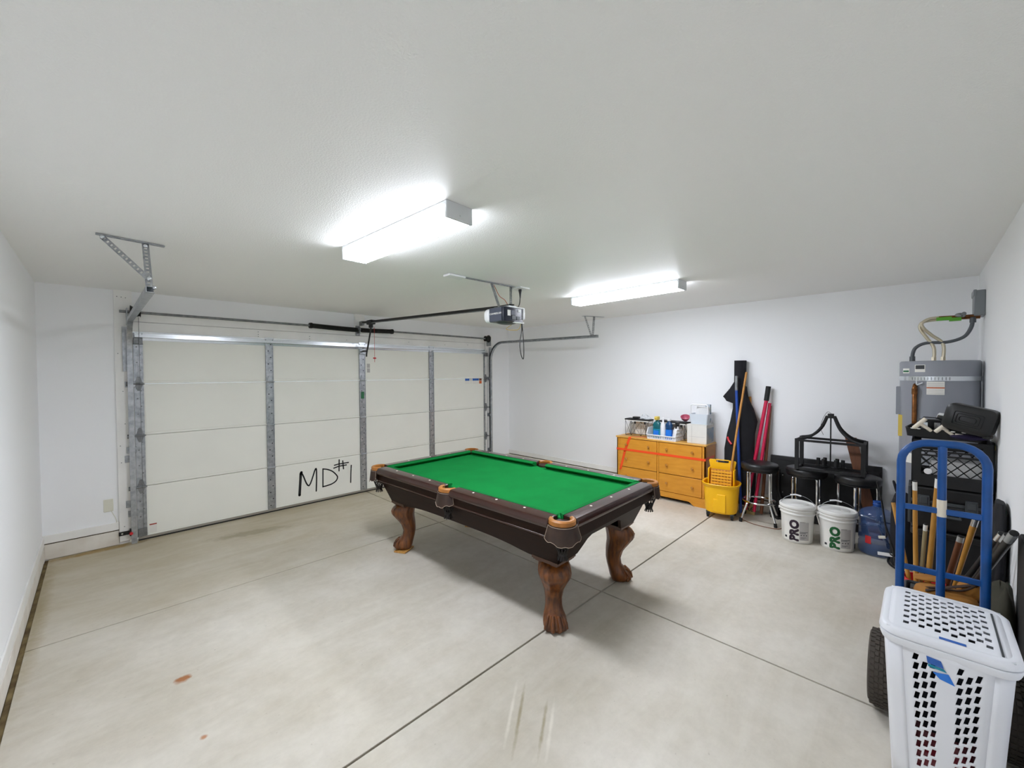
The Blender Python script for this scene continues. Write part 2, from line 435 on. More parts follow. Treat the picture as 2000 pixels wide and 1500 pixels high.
# ------------------------------------------------------------------ garage door
door = bpy.data.objects.new('door_1', None); COL.objects.link(door); door['kind'] = 'structure'
ZB, SEC = .028, .5315
X0, X1 = .665, 5.555
for k in range(4):
    z0 = ZB+k*SEC
    prof = [(-.008, z0+.002), (-.0185, z0+.003), (-.02, z0+.005), (-.02, z0+.026), (-.0165, z0+.0275), (-.0165, z0+.0295), (-.02, z0+.031), (-.02, z0+SEC-.005), (-.0185, z0+SEC-.003), (-.008, z0+SEC-.002), (.03, z0+SEC-.002), (.03, z0+.002)]
    MB().prism([(a+.0, b) for a, b in prof], X0, X1, 'x').build('door_section', 'door', door, smooth=15)
sx = [(.659,.735),(1.873,1.959),(3.078,3.168),(4.275,4.365),(5.48,5.555)]
for j, (a, b) in enumerate(sx):
    for k in range(4):
        z0 = ZB+k*SEC
        mb = MB().box(a, b, -.028, -.018, z0+.012, z0+SEC-.006)
        mb.box(a, a+.006, -.036, -.02, z0+.012, z0+SEC-.006).box(b-.006, b, -.036, -.02, z0+.012, z0+SEC-.006)
        st = mb.build('stile', 'galv', door)
        hb = MB()
        for q in range(6):
            hb.cyl(((a+b)/2+(.016 if q % 2 else -.012), -.0295, z0+.06+q*.08), ((a+b)/2+(.016 if q % 2 else -.012), -.025, z0+.06+q*.08), .0075, 8)
        o = hb.build('punched_hole', 'labelb' if j else 'galvd', st); o['kind'] = 'stuff'
    for k in range(1, 4):
        z0 = ZB+k*SEC; m = (a+b)/2
        mb = MB().box(m-.036, m+.036, -.042, -.028, z0-.013, z0+.015)
        mb.prism([(m-.03, z0+.012), (m+.03, z0+.012), (m+.012, z0+.075), (m-.012, z0+.075)], -.034, -.028, 'y')
        mb.prism([(m-.03, z0-.012), (m-.012, z0-.07), (m+.012, z0-.07), (m+.03, z0-.012)], -.034, -.028, 'y')
        mb.cyl((m-.045, -.045, z0), (m+.045, -.045, z0), .008, 10)
        h = mb.build('hinge', 'galvd' if j in (0, 4) else 'galv', door, bevel=.001)
        if j in (0, 4):
            s_ = -1 if j == 0 else 1
            MB().cyl((m, -.05, z0), (m+s_*.09, -.06, z0), .006, 8).cyl((m+s_*.075, -.06, z0), (m+s_*.1, -.06, z0), .021, 12).build('roller', 'galvd', h)
for j, (a, b) in ((0, sx[0]), (4, sx[4])):
    m = (a+b)/2; z0 = ZB+4*SEC-.12
    h = MB().box(m-.036, m+.036, -.06, -.028, z0, z0+.06).box(m-.04, m+.04, -.07, -.03, z0-.006, z0).build('top_bracket', 'galvd', door, bevel=.002)
    MB().box(m-.036, m+.036, -.045, -.028, ZB+.02, ZB+.10).build('bottom_bracket', 'galvd', door, bevel=.002)
zt = ZB+4*SEC
strut_prof = [(-.018, zt-.085), (-.026, zt-.085), (-.03, zt-.06), (-.075, zt-.055), (-.075, zt-.03), (-.03, zt-.025), (-.03, zt-.01), (-.018, zt-.006)]
MB().prism(strut_prof, .672, 5.49, 'x').build('strut', 'bright', door)
for a, b in sx[1:4]:
    m = (a+b)/2; B(m-.05, m+.05, -.036, -.016, zt-.012, zt+.014).build('strut_clip', 'bright', door, bevel=.002)
B(X0, X1, -.026, .03, ZB-.012, ZB+.012).build('bottom_rail', 'alu', door)
B(X0, X1, -.02, .03, .001, ZB-.012).build('bottom_seal', 'rubber', door)
strokes = {'M': [(2.243,.143),(2.263,.419),(2.271,.436),(2.288,.398),(2.363,.243),(2.45,.452),(2.462,.362),(2.455,.154)],
 'D1': [(2.547,.436),(2.543,.192)], 'D2': [(2.547,.434),(2.607,.418),(2.674,.381),(2.729,.321),(2.743,.284),(2.723,.242),(2.671,.212),(2.604,.199),(2.551,.196)],
 'h1': [(2.77,.525),(2.766,.371)], 'h2': [(2.82,.503),(2.83,.39)], 'h3': [(2.703,.46),(2.76,.467),(2.901,.468)], 'h4': [(2.694,.421),(2.766,.437),(2.871,.438)], 'one': [(2.942,.421),(2.934,.302),(2.93,.18)]}
def stroke(mb, pts, w):
    p3 = smooth_path([(x, -.021, z) for x, z in pts], 5) if len(pts) > 3 else [Vector((x, -.021, z)) for x, z in pts]
    for p, q in zip(p3[:-1], p3[1:]):
        wi = w if isinstance(w, float) else w(p)
        mb.bar(p, q, .0012, wi, (0, -1, 0)) if False else None
        d = (q-p); n = d.normalized(); s_ = V(-n.z, 0, n.x)
        mb.obox((p+q)/2, d/2+n*wi*.2, s_*wi/2, V(0, .0006, 0))
    for p in p3: mb.cyl((p.x, -.0216, p.z), (p.x, -.0204, p.z), (w if isinstance(w, float) else w(p))/2, 10)
for nm, parts in (('letter_m', ['M']), ('letter_d', ['D1', 'D2']), ('hash_sign', ['h1', 'h2', 'h3', 'h4']), ('digit_one', ['one'])):
    mb = MB()
    for p in parts:
        if p == 'M':
            stroke(mb, strokes['M'][:3], .032); stroke(mb, strokes['M'][2:], .017)
        else: stroke(mb, strokes[p], .016)
    o = mb.build(nm, 'ink', door, smooth=0)
# stickers on the door
MB().box(.753, .812, -.0212, -.019, .06, .155).build('warning_sticker', 'label', door)
MB().box(.753, .812, -.0216, -.0195, .140, .152).build('sticker_band', 'labelred', door)
for i in range(2): MB().box(3.20, 3.245, -.0212, -.019, 1.735+i*.068, 1.795+i*.068).build('spec_sticker', 'labelgrey', door)
MB().box(3.10, 3.142, -.039, -.02, 1.36, 1.46).build('green_sticker', 'labelg', door)
for i, (a, b, m) in enumerate(((5.04,5.14,'labelblue'),(5.16,5.19,'labelgrey'),(5.21,5.36,'labelblue'),(5.37,5.43,'brown'))):
    MB().box(a, b, -.0212, -.019, 1.585, 1.625).build('notice_sticker', m, door)
    MB().box(a, b, -.0212, -.019, 1.53, 1.58).build('notice_sticker', 'label' if i < 3 else 'labelor', door)

# ------------------------------------------------------------------ tracks with their hangers
def track(x, s_, yend, label, ztop, hx):
    t = thing('door_track', label, 'track', (x, -.08, 0), 0, 'garage door tracks')
    rad = .32
    path = [(0, 0, .005), (0, 0, ztop-rad)]
    path += [(0, -rad+rad*math.cos(R(a)), ztop-rad+rad*math.sin(R(a))) for a in range(8, 91, 8)]
    vert = path; hor = [(0, -rad, ztop), (0, yend+.08, ztop-.03)]
    w, d, k = .021, .019, .004
    sec = [(-w, -d), (w, -d), (w, -d+k), (-w+k, -d+k), (-w+k, d-k), (w, d-k), (w, d), (-w, d)]
    sec = [(a*-s_, b) for a, b in sec]
    sweep(vert+[(0, -rad-.005, ztop)], sec, (1, 0, 0)).build('track_rail', 'galv', t)
    sweep(hor, sec, (1, 0, 0)).build('horizontal_rail', 'galv', t)
    if s_ > 0: MB().bar((s_*.028, -rad+.1, ztop+.0), (s_*.028, yend+.08, ztop-.03), .004, .04, (0, 0, 1)).build('angle_iron', 'galv', t)
    for z in (.3, .95, 1.62):
        MB().box(-.02-.02, .04, .03, .05, z-.03, z+.03).box(-.012, .012, 0, .05, z-.02, z+.02).build('track_bracket', 'galv', t, bevel=.002)
    MB().box(s_*.03-.022, s_*.03+.022, .02, .05, 1.75, 2.2).build('flag_bracket', 'galv', t, bevel=.002)
    return t
tl = track(.63, -1, -2.42, 'galvanized steel track beside the white boards at the outlet end of the door', 2.25, .63)
tr = track(5.60, 1, -2.36, 'galvanized steel track curving along the wall above the dresser', 2.27, 5.68)
hg = MB()
yL = -2.16+.08; yS = -2.40+.08
perf(hg, (-.23, yL-.005, H-.006), (.10, yL+.04, H-.006), (0, 1, 0), .036, .004, .038)
hg.build('ceiling_strap', 'galv', tl)
perf(MB(), (.0, yL+.02, H-.01), (.0, yS+.03, 2.215), (1, 0, 0), .034, .004, .028, (0, 1, 0)).build('hanger_strap', 'galv', tl)
perf(MB(), (-.20, yL, H-.015), (-.008, yS+.05, 2.30), (.7, 0, .7), .03, .003, .03).build('brace_strap', 'galv', tl)
bl = MB()
for p in ((-.20, yL-.02, H-.02), (.0, yL+.0, H-.03), (.0, yS+.02, 2.29), (.02, yS, 2.235)): bl.ell(p, (.013, .013, .013), 10, 6)
o = bl.build('bolt', 'bright', tl); o['kind'] = 'stuff'
xr = .12
perf(MB(), (xr-.10, -2.10+.08, H-.006), (xr+.24, -2.24+.08, H-.006), (0, 1, 0), .034, .004, .035).build('ceiling_strap', 'galv', tr)
perf(MB(), (xr+.06, -2.19+.08, H-.01), (.03, -2.26+.08, 2.25), (0, 1, 0), .034, .004, .03).build('hanger_strap', 'galv', tr)
perf(MB(), (xr-.08, -2.12+.08, H-.01), (.02, -2.24+.08, 2.26), (0, 1, 0), .026, .003, .03).build('brace_strap', 'galv', tr)

# ------------------------------------------------------------------ torsion spring shaft
t = thing('spring_shaft', 'steel torsion shaft with black springs running above the garage door', 'garage hardware', (3.0, -.105, 2.346))
MB().cyl((-2.44, 0, 0), (2.55, 0, 0), .0135, 14).build('shaft', 'galvd', t)
for a, b in ((-.60, .02), (.075, .55)):
    path = []
    n = int((b-a)/.0125)
    for i in range(n*8+1):
        x = a+(b-a)*i/(n*8); w = 2*math.pi*i/8
        sag = -.012*math.sin(math.pi*(x+.6)/1.15)
        path.append((x, .0265*math.cos(w), .0265*math.sin(w)+sag))
    MB().tube(path, .0068, 5).build('spring', 'oil', t)
for x in (-.61, .56): MB().cyl((x-.02, 0, 0), (x+.02, 0, 0), .034, 14).cyl((x-.012, 0, 0), (x+.012, 0, 0), .04, 6).build('spring_cone', 'oil', t)
MB().box(.042, .055, -.03, .055, -.06, .03).box(.02, .08, .04, .058, -.09, .05).build('center_bracket', 'galvd', t, bevel=.003)
for x, s_ in ((-2.33, 1), (2.50, -1)):
    MB().tube([(x-.03*s_, 0, 0), (x-.022*s_, 0, 0), (x, 0, 0), (x+.045*s_, 0, 0), (x+.05*s_, 0, 0)], [.068, .064, .05, .036, .05], 18).build('cable_drum', 'oil', t, bevel=.002)
    MB().box(x-.055*s_-.004, x-.055*s_+.004, -.04, .08, -.13, .035).build('end_bearing_plate', 'galv', t, bevel=.002)
for x in (.705, 5.475): MB().cyl((x, -.075, 2.30), (x, -.07, .10), .0025, 6).build('lift_cable', 'galvd', door)

# ------------------------------------------------------------------ opener
t = thing('garage_door_opener', 'slate grey garage door opener motor hanging from the ceiling on straps', 'door opener', (3.075, -2.99, 2.235))
B(-.125, .125, -.09, .09, -.068, .06).build('housing', 'slate', t, bevel=.012, seg=3)
MB().prism([(-.129, -.075), (.129, -.075), (.129, -.10), (.10, -.112), (-.10, -.112), (-.129, -.10)], -.07, .058, 'z').build('rear_panel', 'navy', t, bevel=.006)
MB().prism(rrect(.262, .13, .05, 5, 0, -.004), .088, .152, 'y').build('light_lens', 'white', t, bevel=.014, seg=3)
B(-.06, .133, -.116, -.05, .055, .066).build('top_trim', 'white', t, bevel=.003)
B(.118, .134, -.122, -.06, -.04, .06).build('corner_trim', 'white', t, bevel=.006)
B(.0, .125, -.117, -.09, -.078, -.068).build('bottom_trim', 'white', t, bevel=.003)
for a, b, z0, z1, m in ((-.085,-.05,-.02,.03,'label'),(-.04,.01,-.01,.03,'slate'),(-.03,.02,-.05,-.015,'greyd'),(.03,.07,-.05,-.02,'greyd'),(.05,.085,.02,.045,'white')):
    B(a, b, -.1165, -.11, z0, z1).build('terminal_label', m, t)
B(-.127, -.123, -.05, -.0, -.0, .0).build if False else None
tm = text_mesh('CHAMBERLAIN', .023, .0008)
tm.xf(Matrix.Translation((-.1258, 0, .004)) @ Matrix(((0, 0, -1, 0), (-1, 0, 0, 0), (0, 1, 0, 0), (0, 0, 0, 1)))).build('lettering', 'label', t, smooth=0)
MB().ell((0, -.01, -.068), (.105, .08, .018)).build('underside', 'dkgrey', t)
B(-.05, .05, -.09, .10, .06, .078).build('top_bracket', 'galv', t, bevel=.003)
ch = MB()
for i in range(9): ch.cyl((-.02+.0, -.08+i*.016, .088), (.03, -.08+i*.016, .088), .006, 6)
ch.build('chain_sprocket', 'oil', t)
# rail to the header
rail = MB().bar((.015, .1, .085), (.015, 2.86, .205), .03, .028, (0, 0, 1)).build('opener_rail', 'black', t, bevel=.003)
MB().bar((-.012, .1, .064), (-.012, 2.70, .176), .008, .008, (0, 0, 1)).build('drive_chain', 'galvd', rail)
tro = MB().box(-.02, .05, 2.55, 2.68, .155, .215).box(-.0, .03, 2.58, 2.66, .11, .16).build('trolley', 'black', t, bevel=.006)
arm = smooth_path([(.015, 2.60, .16), (.02, 2.66, .02), (.03, 2.74, -.13), (.04, 2.80, -.22), (.045, 2.82, -.275)], 5)
MB().tube(arm, .011, 8).tube([(.04, 2.79, -.20), (.05, 2.89, -.195), (.05, 2.94, -.195)], .012, 8).build('lift_arm', 'black', t)
MB().box(.0, .1, 2.93, 2.965, -.24, -.16).build('arm_bracket', 'galv', t, bevel=.003)
MB().box(.0, .03, 2.84, 2.94, .165, .225).build('header_bracket', 'galvd', t, bevel=.003)
MB().tube([(.045, 2.58, .12), (.048, 2.585, -.29)], .0022, 6).build('release_cord', 'redp', t)
MB().ell((.048, 2.585, -.305), (.026, .012, .011)).cyl((.048, 2.585, -.36), (.048, 2.585, -.305), .003, 6).build('release_handle', 'redp', t)
hz = H-2.235
perf(MB(), (-.50, .20, hz-.006), (.30, .17, hz-.006), (0, 1, 0), .034, .004, .04).build('ceiling_angle', 'galv', t)
B(-.52, -.34, .15, .24, hz-.022, hz-.004).build('angle_cap', 'white', t, bevel=.003)
perf(MB(), (.02, .20, hz-.01), (-.01, .06, .06), (1, 0, 0), .032, .004, .03, (0, 1, 0)).build('hanger_strap', 'galv', t)
perf(MB(), (.26, .18, hz-.01), (.07, -.0, .06), (1, 0, 0), .032, .004, .03, (0, 1, 0)).build('hanger_strap', 'galv', t)
MB().tube(smooth_path([(.04, .19, hz-.02), (.08, .16, hz-.12), (.11, .12, hz-.16), (.10, .06, hz-.22), (.09, -.02, .07)], 5), .003, 6).build('wire', 'orangew', t)
MB().tube(smooth_path([(.08, .0, -.08), (.05, .04, -.12), (.1, -.06, -.13), (.11, -.09, -.08)], 5), .0025, 6).build('wire', 'yelloww', t)
MB().tube(smooth_path([(.108, -.10, -.07), (.11, -.10, -.14), (.095, -.09, -.26), (.10, -.10, -.36), (.115, -.11, -.40), (.125, -.11, -.37), (.125, -.11, -.26), (.118, -.105, -.14), (.115, -.10, -.07)], 6), .0042, 8).build('hanging_cable', 'black', t)
t = thing('ceiling_outlet', 'white ceiling outlet plate with black plug above the garage door opener', 'outlet', (3.47, -2.81, H))
B(-.07, .07, -.07, .07, -.014, 0).build('cover_plate', 'white', t, bevel=.003)
MB().tube([(0, 0, -.008), (0, 0, -.03), (0, 0, -.05), (0, 0, -.10)], [.017, .017, .012, .006], 10).build('plug', 'black', t)
MB().tube(smooth_path([(0, 0, -.09), (-.01, 0, -.16), (-.12, -.08, -.22), (-.26, -.22, -.275)], 5), .005, 8).build('power_cord', 'black', t)

# ------------------------------------------------------------------ ceiling lights
def fixture(x, y, ln, rz, label):
    t = thing('ceiling_light', label, 'ceiling light', (x, y, H), rz, 'fluorescent ceiling fixtures')
    B(-.085, .085, -ln/2, ln/2, -.018, 0).build('housing', 'lampend', t, bevel=.003)
    B(-.079, .079, -ln/2+.006, ln/2-.006, -.083, -.078).build('diffuser', 'lamp', t)
    for s_ in (-1, 1): MB().box(s_*.076-.003, s_*.076+.003, -ln/2+.006, ln/2-.006, -.078, -.018).build('diffuser_side', 'lampside', t)
    for s_ in (-1, 1):
        e = B(-.088, .088, s_*(ln/2-.004)-.008, s_*(ln/2-.004)+.008, -.087, 0).build('end_cap', 'lampend', t, bevel=.004)
        MB().cyl((.0, s_*(ln/2+.005), -.06), (.0, s_*(ln/2+.003), -.06), .004, 8).build('screw', 'bright', e)
    return t
fixture(1.705, -3.455, 1.09, .05, 'lit fluorescent fixture with a plain end cap above the near side of the pool table')
fixture(4.34, -3.475, 1.22, -.02, 'lit fluorescent fixture on the ceiling near the dresser wall')

# ------------------------------------------------------------------ small things round the door
t = thing('outlet_cover', 'blank ivory cover plate low on the wall beside the garage door', 'cover plate', (.447, -.004, .415))
B(-.036, .036, -.004, .004, -.062, .062).build('plate', 'ivory', t, bevel=.003)
MB().tube(smooth_path([(.02, 0, -.06), (.035, 0, -.10), (.05, -.004, -.14), (.06, -.01, -.20)], 5), .003, 6).build('cable', 'ivory', t)
t = thing('safety_sensor', 'black photo eye on a strap bracket at the foot of the door track', 'sensor', (.56, -.04, .115))
B(-.045, .045, -.008, .0, -.02, .02).build('strap', 'black', t, bevel=.002)
MB().box(.035, .06, -.05, -.0, -.03, .04).build('eye_body', 'black', t, bevel=.005)
MB().cyl((.047, -.07, .0), (.047, -.045, .0), .014, 12).build('lens', 'redp', t)
MB().cyl((-.02, -.012, 0), (-.02, -.006, 0), .008, 10).build('bolt', 'bright', t)
for z in (.86, .40):
    o = B(.575, .622, -.036, -.03, z-.035, z+.035).build('mounting_plate', 'galv', bevel=.002)
    tag(o, 'small square steel plate on the white boards beside the door track, %s' % ('at mid height' if z > .6 else 'near the floor'), 'plate', 'square plates by the track')

# ------------------------------------------------------------------ pool table
HX, HY, ZT = .668, 1.142, .815
pt = thing('pool_table', 'dark mahogany pool table with green cloth and carved claw-foot legs', 'pool table', (2.965, -3.05, 0), .030)
B(-.575, .575, -1.05, 1.05, .735, .772).build('cloth_bed', 'cloth', pt)
def rail_prof(sgn):  # across: outer edge -> wood/cushion join, (across, z)
    return [(HX, .755), (HX+.004, .775), (HX, .795), (HX-.012, ZT-.004), (HX-.028, ZT), (HX-.105, ZT), (HX-.105, .76), (HX-.02, .755)]
cush = [(HX-.105, ZT-.001), (HX-.14, ZT-.003), (HX-.158, ZT-.012), (HX-.150, ZT-.022), (HX-.12, .772), (HX-.105, .772)]
def place_rail(prof, a0, a1, side, cut0, cut1, inner_cut0=None, inner_cut1=None, half=None):
    """extrude a profile along one side, cut slanted at the ends; side in 'x-','x+','y-','y+'"""
    off = 0 if side[0] == 'x' else HY-HX
    secs = []
    for a, c in ((a0, cut0), (a1, cut1)):
        ring = []
        for d, z in prof:
            w = (HX-d)                                 # distance in from the outer edge
            aa = a+c*w
            dd = d+off; sg = -1 if side[1] == '-' else 1
            ring.append((sg*dd, aa, z) if side[0] == 'x' else (aa, sg*dd, z))
        secs.append(ring)
    return MB().loft(secs)
E0 = .13
for side in ('x-', 'x+'):
    for a0, a1 in ((-HY+E0, -.065), (.065, HY-E0)):
        place_rail(rail_prof(1), a0, a1, side, 0, 0).build('rail', 'rail', pt, bevel=.008, seg=3)
        c0, c1 = (1.0, -.5) if a0 < 0 and a1 < 0 else (.5, -1.0)
        k = .105
        place_rail(cush, a0-(c0*k if c0 > .9 else c0*k)*.6, a1-(c1*k)*.6, side, c0*.6, c1*.6).build('cushion', 'cushion', pt)
for side in ('y-', 'y+'):
    place_rail(rail_prof(1), -HX+E0, HX-E0, side, 0, 0).build('rail', 'rail', pt, bevel=.008, seg=3)
    place_rail(cush, -HX+E0-.063, HX-E0+.063, side, .6, -.6).build('cushion', 'cushion', pt)
sd = []
for s_ in (-1, 1):
    for y in (-.77, -.51, -.27, .27, .51, .77): sd.append((s_*(HX-.07), y))
    for x in (-.27, 0, .27): sd.append((x, s_*(HY-.07)))
sm = None
for x, y in sd:
    o = MB().lathe([(.009, ZT-.001), (.009, ZT+.0008), (0, ZT+.0012)], 10, (0, 0, 0)).build('sight', 'pearl', pt) if sm is None else bpy.data.objects.new('sight', sm)
    if sm is None: sm = o.data
    else: COL.objects.link(o); o.parent = pt
    o.location = (x, y, 0)
# fascia boards under the rails and the tapered cabinet
def fascia(x0, x1, y0, y1):
    return MB().box(x0, x1, y0, y1, .675, .757)
for s_ in (-1, 1):
    a, b = sorted((s_*.62, s_*.648)); 
    MB().box(a, b, -HY+.10, HY-.10, .675, .757).build('fascia', 'apron', pt, bevel=.004)
    a, b = sorted((s_*(HY-.047), s_*(HY-.020)))
    MB().box(-HX+.10, HX-.10, a, b, .675, .757).build('fascia', 'apron', pt, bevel=.004)
    a, b = sorted((s_*.645, s_*.6515))
    MB().box(a, b, -HY+.11, HY-.11, .688, .70).build('bead_molding', 'rail', pt, bevel=.003)
tx, ty, bx, by = .60, 1.07, .525, .985
def cab_side(side):
    n = 24; secs = []
    for i in range(n+1):
        f = -1+2*i/n
        if side[0] == 'x':
            arch = .035*max(0, 1-(f/.72)**4) if abs(f) < .72 else 0
        else:
            q = min(1, max(0, (.62-abs(f))/.28)); arch = .115*(3*q*q-2*q**3)
        zb_ = .475+arch; k = (zb_-.475)/(.69-.475)
        sg = -1 if side[1] == '-' else 1
        def P(z, inn):
            u = (z-.475)/(.69-.475)
            hx = bx+(tx-bx)*u; hy = by+(ty-by)*u
            return (sg*(hx-inn), f*(hy-.0), z) if side[0] == 'x' else (f*(hx-.0), sg*(hy-inn), z)
        secs.append([P(.69, 0), P(zb_, 0), P(zb_, .025), P(.69, .025)])
    return MB().loft(secs)
for sd_ in ('x-', 'x+', 'y-', 'y+'): cab_side(sd_).build('apron', 'apron', pt, bevel=.002, seg=1)
B(-.50, .50, -.96, .96, .60, .735).build('slate_frame', 'apron', pt)
# legs
def leg_mesh():
    mb = MB()
    # z, outward shift, half-size across, half-size along
    lv = [(.455,.0,.086,.084),(.44,.012,.098,.094),(.42,.026,.106,.104),(.395,.036,.109,.110),(.36,.036,.104,.104),(.32,.02,.089,.088),(.28,.0,.076,.075),(.25,-.012,.066,.066),(.19,-.022,.057,.058),(.14,-.014,.056,.058),(.11,.0,.062,.064),(.085,.016,.071,.074),(.06,.028,.077,.08),(.035,.034,.076,.08),(.015,.034,.068,.072),(.002,.03,.055,.06)]
    secs = []
    for z, d, a, b in lv:
        ring = []
        for j in range(64):
            w = 2*math.pi*j/64; c, s_ = math.cos(w), math.sin(w)
            e = .8
            x = math.copysign(abs(c)**e, c)*b; y = math.copysign(abs(s_)**e, s_)*a
            k = 1+(.022*math.cos(16*w)*min(1, (z-.15)/.12) if z > .15 else (.05*math.cos(9*w)*(1 if abs(w-math.pi) > 1.5 else 0) if z < .09 else 0))
            ring.append((d+x*k, y*k, z))
        secs.append(ring)
    mb.loft(secs); return mb.mesh('leg', 'leg', 60)
lm = leg_mesh()
cap = MB().prism([(-.10,-.085),(.10,-.085),(.10,.085),(-.10,.085)], .452, .462).prism([(-.105,-.105),(.105,-.105),(.105,.105),(-.105,.105)], .462, .478)
cap = MB()
for h, z0, z1 in ((.088, .446, .456), (.098, .456, .466), (.105, .466, .482)): cap.box(-h, h, -h, h, z0, z1)
capm = cap.mesh('leg_block', 'legtop')
toe = MB()
for a, w in ((-50, .028), (-17, .031), (17, .031), (50, .028)):
    q = R(a); c = V(.034+.066*math.cos(q), .066*math.sin(q), .036)
    toe.ell(c, (.030, .022, .034), 10, 7, Matrix.Rotation(q, 3, 'Z'))
    toe.tube([(.02+.06*math.cos(q), .06*math.sin(q), .10), (.034+.082*math.cos(q), .082*math.sin(q), .062), (.034+.094*math.cos(q), .094*math.sin(q), .028)], [.012, .015, .010], 7)
toem = toe.mesh('claw_toe', 'leg', 60)
for sx_, sy_, a in ((-1,-1,225),(1,-1,315),(-1,1,135),(1,1,45)):
    o = bpy.data.objects.new('leg', lm); COL.objects.link(o); o.parent = pt
    o.location = (sx_*.425, sy_*.878, 0); o.rotation_euler = (0, 0, R(a))
    for nm, me, rz in (('leg_block', capm, R(45)), ('claw_toe', toem, 0)):
        c = bpy.data.objects.new(nm, me); COL.objects.link(c); c.parent = o; c.rotation_euler = (0, 0, rz)
# raise the legs that stand on shims
SHIM = .018
for o in pt.children:
    if o.name.startswith('leg') and o.location.y > 0: o.scale = (1, 1, (.48-SHIM)/.48); o.location.z = SHIM
# pockets
def pocket(cx, cy, a, corner):
    """a: outward direction in degrees"""
    r = .062; root = bpy.data.objects.new('pocket', None); COL.objects.link(root); root.parent = pt
    root.location = (cx, cy, 0); root.rotation_euler = (0, 0, R(a))
    sp = 112 if corner else 92
    ring = [(r*1.12*math.cos(R(w)), r*1.12*math.sin(R(w))) for w in range(-sp, sp+1, 8)]
    secs = []
    for x, y in ring:
        n = V(x, y, 0).normalized()
        secs.append([V(x, y, 0)+n*u+V(0, 0, z) for u, z in ((-.014, ZT-.022), (-.016, ZT-.002), (-.008, ZT+.004), (.006, ZT+.003), (.014, ZT-.004), (.015, ZT-.028), (.004, ZT-.032))])
    MB().loft(secs).build('pocket_iron', 'tan', root)
    # leather shield hanging outside
    for nm, m in (('leather_shield', 'leather'),):
        secs = []; st_ = []
        n = 14; spn = 80 if corner else 66
        for i in range(n+1):
            w = -spn+2*spn*i/n; f = abs(w)/spn
            zb_ = .698-.026*math.exp(-(f/.45)**2)+.006*math.cos(f*math.pi*4)
            rr = r*1.12+.020
            top = V(rr*math.cos(R(w)), rr*math.sin(R(w)), ZT-.030); rb = rr+.012
            bot = V(rb*math.cos(R(w)), rb*math.sin(R(w))*1.12, zb_+.0)
            nn = V(math.cos(R(w)), math.sin(R(w)), 0)
            secs.append([top, bot, bot-nn*.004, top-nn*.004]); st_.append(bot+nn*.001)
        MB().loft(secs).build(nm, m, root)
        e0, e1 = secs[0], secs[-1]
        MB().tube([e0[0]+V(.001, 0, 0)]+st_+[e1[0]+V(.001, 0, 0)], .0016, 5).tube([s_[0]+V(.001, 0, -.004) for s_ in secs], .0014, 5).build('stitching', 'stitch', root)
    # net and tassel
    mb = MB(); q = 12
    for k in range(q):
        w = 2*math.pi*k/q
        for sgn in (-1, 1):
            pts = []
            for i in range(5):
                z = .715-.027*i; rr = [.058, .056, .046, .035, .026][i]; ww = w+sgn*.26*(i % 2)
                pts.append((.012+rr*math.cos(ww), rr*math.sin(ww), z))
            mb.tube(pts, .0034, 5)
    mb.build('pocket_net', 'net', root)
    mb = MB().lathe([(.026, .622), (.03, .618), (.024, .61), (.028, .60), (.027, .595)], 14, (.012, 0, 0))
    for k in range(12):
        w = 2*math.pi*k/12
        mb.bar((.012+.02*math.cos(w), .02*math.sin(w), .602), (.012+.034*math.cos(w), .034*math.sin(w), .568), .009, .003)
    mb.build('tassel', 'net', root)
    MB().lathe([(.0, .70), (.05, .705), (.058, .76), (.06, .79)], 18).build('pocket_liner', 'leather', root)
for sx_, sy_, a in ((-1,-1,225),(1,-1,315),(-1,1,135),(1,1,45)):
    pocket(sx_*(HX-.072), sy_*(HY-.072), a, True)
pocket(-HX+.058, 0, 180, False); pocket(HX-.058, 0, 0, False)
for nm, lx, ly, lab in (('shim_block', -.45, .90, 'pine shim block under the table leg nearest the door lettering'), ('shim_block', .45, .90, 'pine shim block under the far table leg beneath the long apron')):
    p = Matrix.Rotation(.030, 3, 'Z') @ V(lx, ly, 0)+V(2.965, -3.05, 0)
    o = MB().box(-.085, .085, -.06, .06, 0, SHIM-.006).box(-.075, .05, -.07, .055, SHIM-.006, SHIM-.0005).build('wood_shim', 'pine', bevel=.002)
    o.location = p; o.rotation_euler = (0, 0, R(28)); tag(o, lab, 'wood block', 'shims under the pool table')

# ------------------------------------------------------------------ dresser by the wall (local x runs along the wall, y into the wall)
WR = -math.pi/2
d = thing('dresser', 'honey coloured wooden dresser with six drawers and red tape across it', 'dresser', (5.79, -3.178, 0), WR)
dw, dd, dh = 1.225, .345, .795
hw = dw/2
for s_ in (-1, 1): MB().box(s_*hw-(.018 if s_ > 0 else 0), s_*hw+(0 if s_ > 0 else .018), .0, dd, 0, dh-.022).build('side_panel', 'beech', d, bevel=.002)
B(-hw-.012, hw+.012, -.014, dd, dh-.022, dh).build('top_board', 'beechtop', d, bevel=.006, seg=3)
B(-hw+.018, hw-.018, dd-.012, dd, .05, dh-.022).build('back_board', 'beech', d)
B(-hw+.018, hw-.018, .022, .03, .10, dh-.022).build('drawer_shadow_board', 'gap', d)
for x0, x1 in ((-hw, -hw+.042), (-.012, .012), (hw-.042, hw)): B(x0, x1, .0, .022, .118, dh-.022).build('front_stile', 'beech', d, bevel=.002)
poly = [(-hw, 0), (-hw+.13, 0)]
poly += [(-hw+.13+.08*i/8, .045*(math.sin(math.pi/2*i/8))**2) for i in range(9)]
poly += [(hw-.21+.08*i/8, .045*(math.cos(math.pi/2*i/8))**2) for i in range(9)]
poly += [(hw-.13, 0), (hw, 0), (hw, .115), (-hw, .115)]
MB().prism(poly, -.004, .018, 'y').build('plinth', 'beech', d)
rows = ((.120, .352), (.360, .592), (.600, .768))
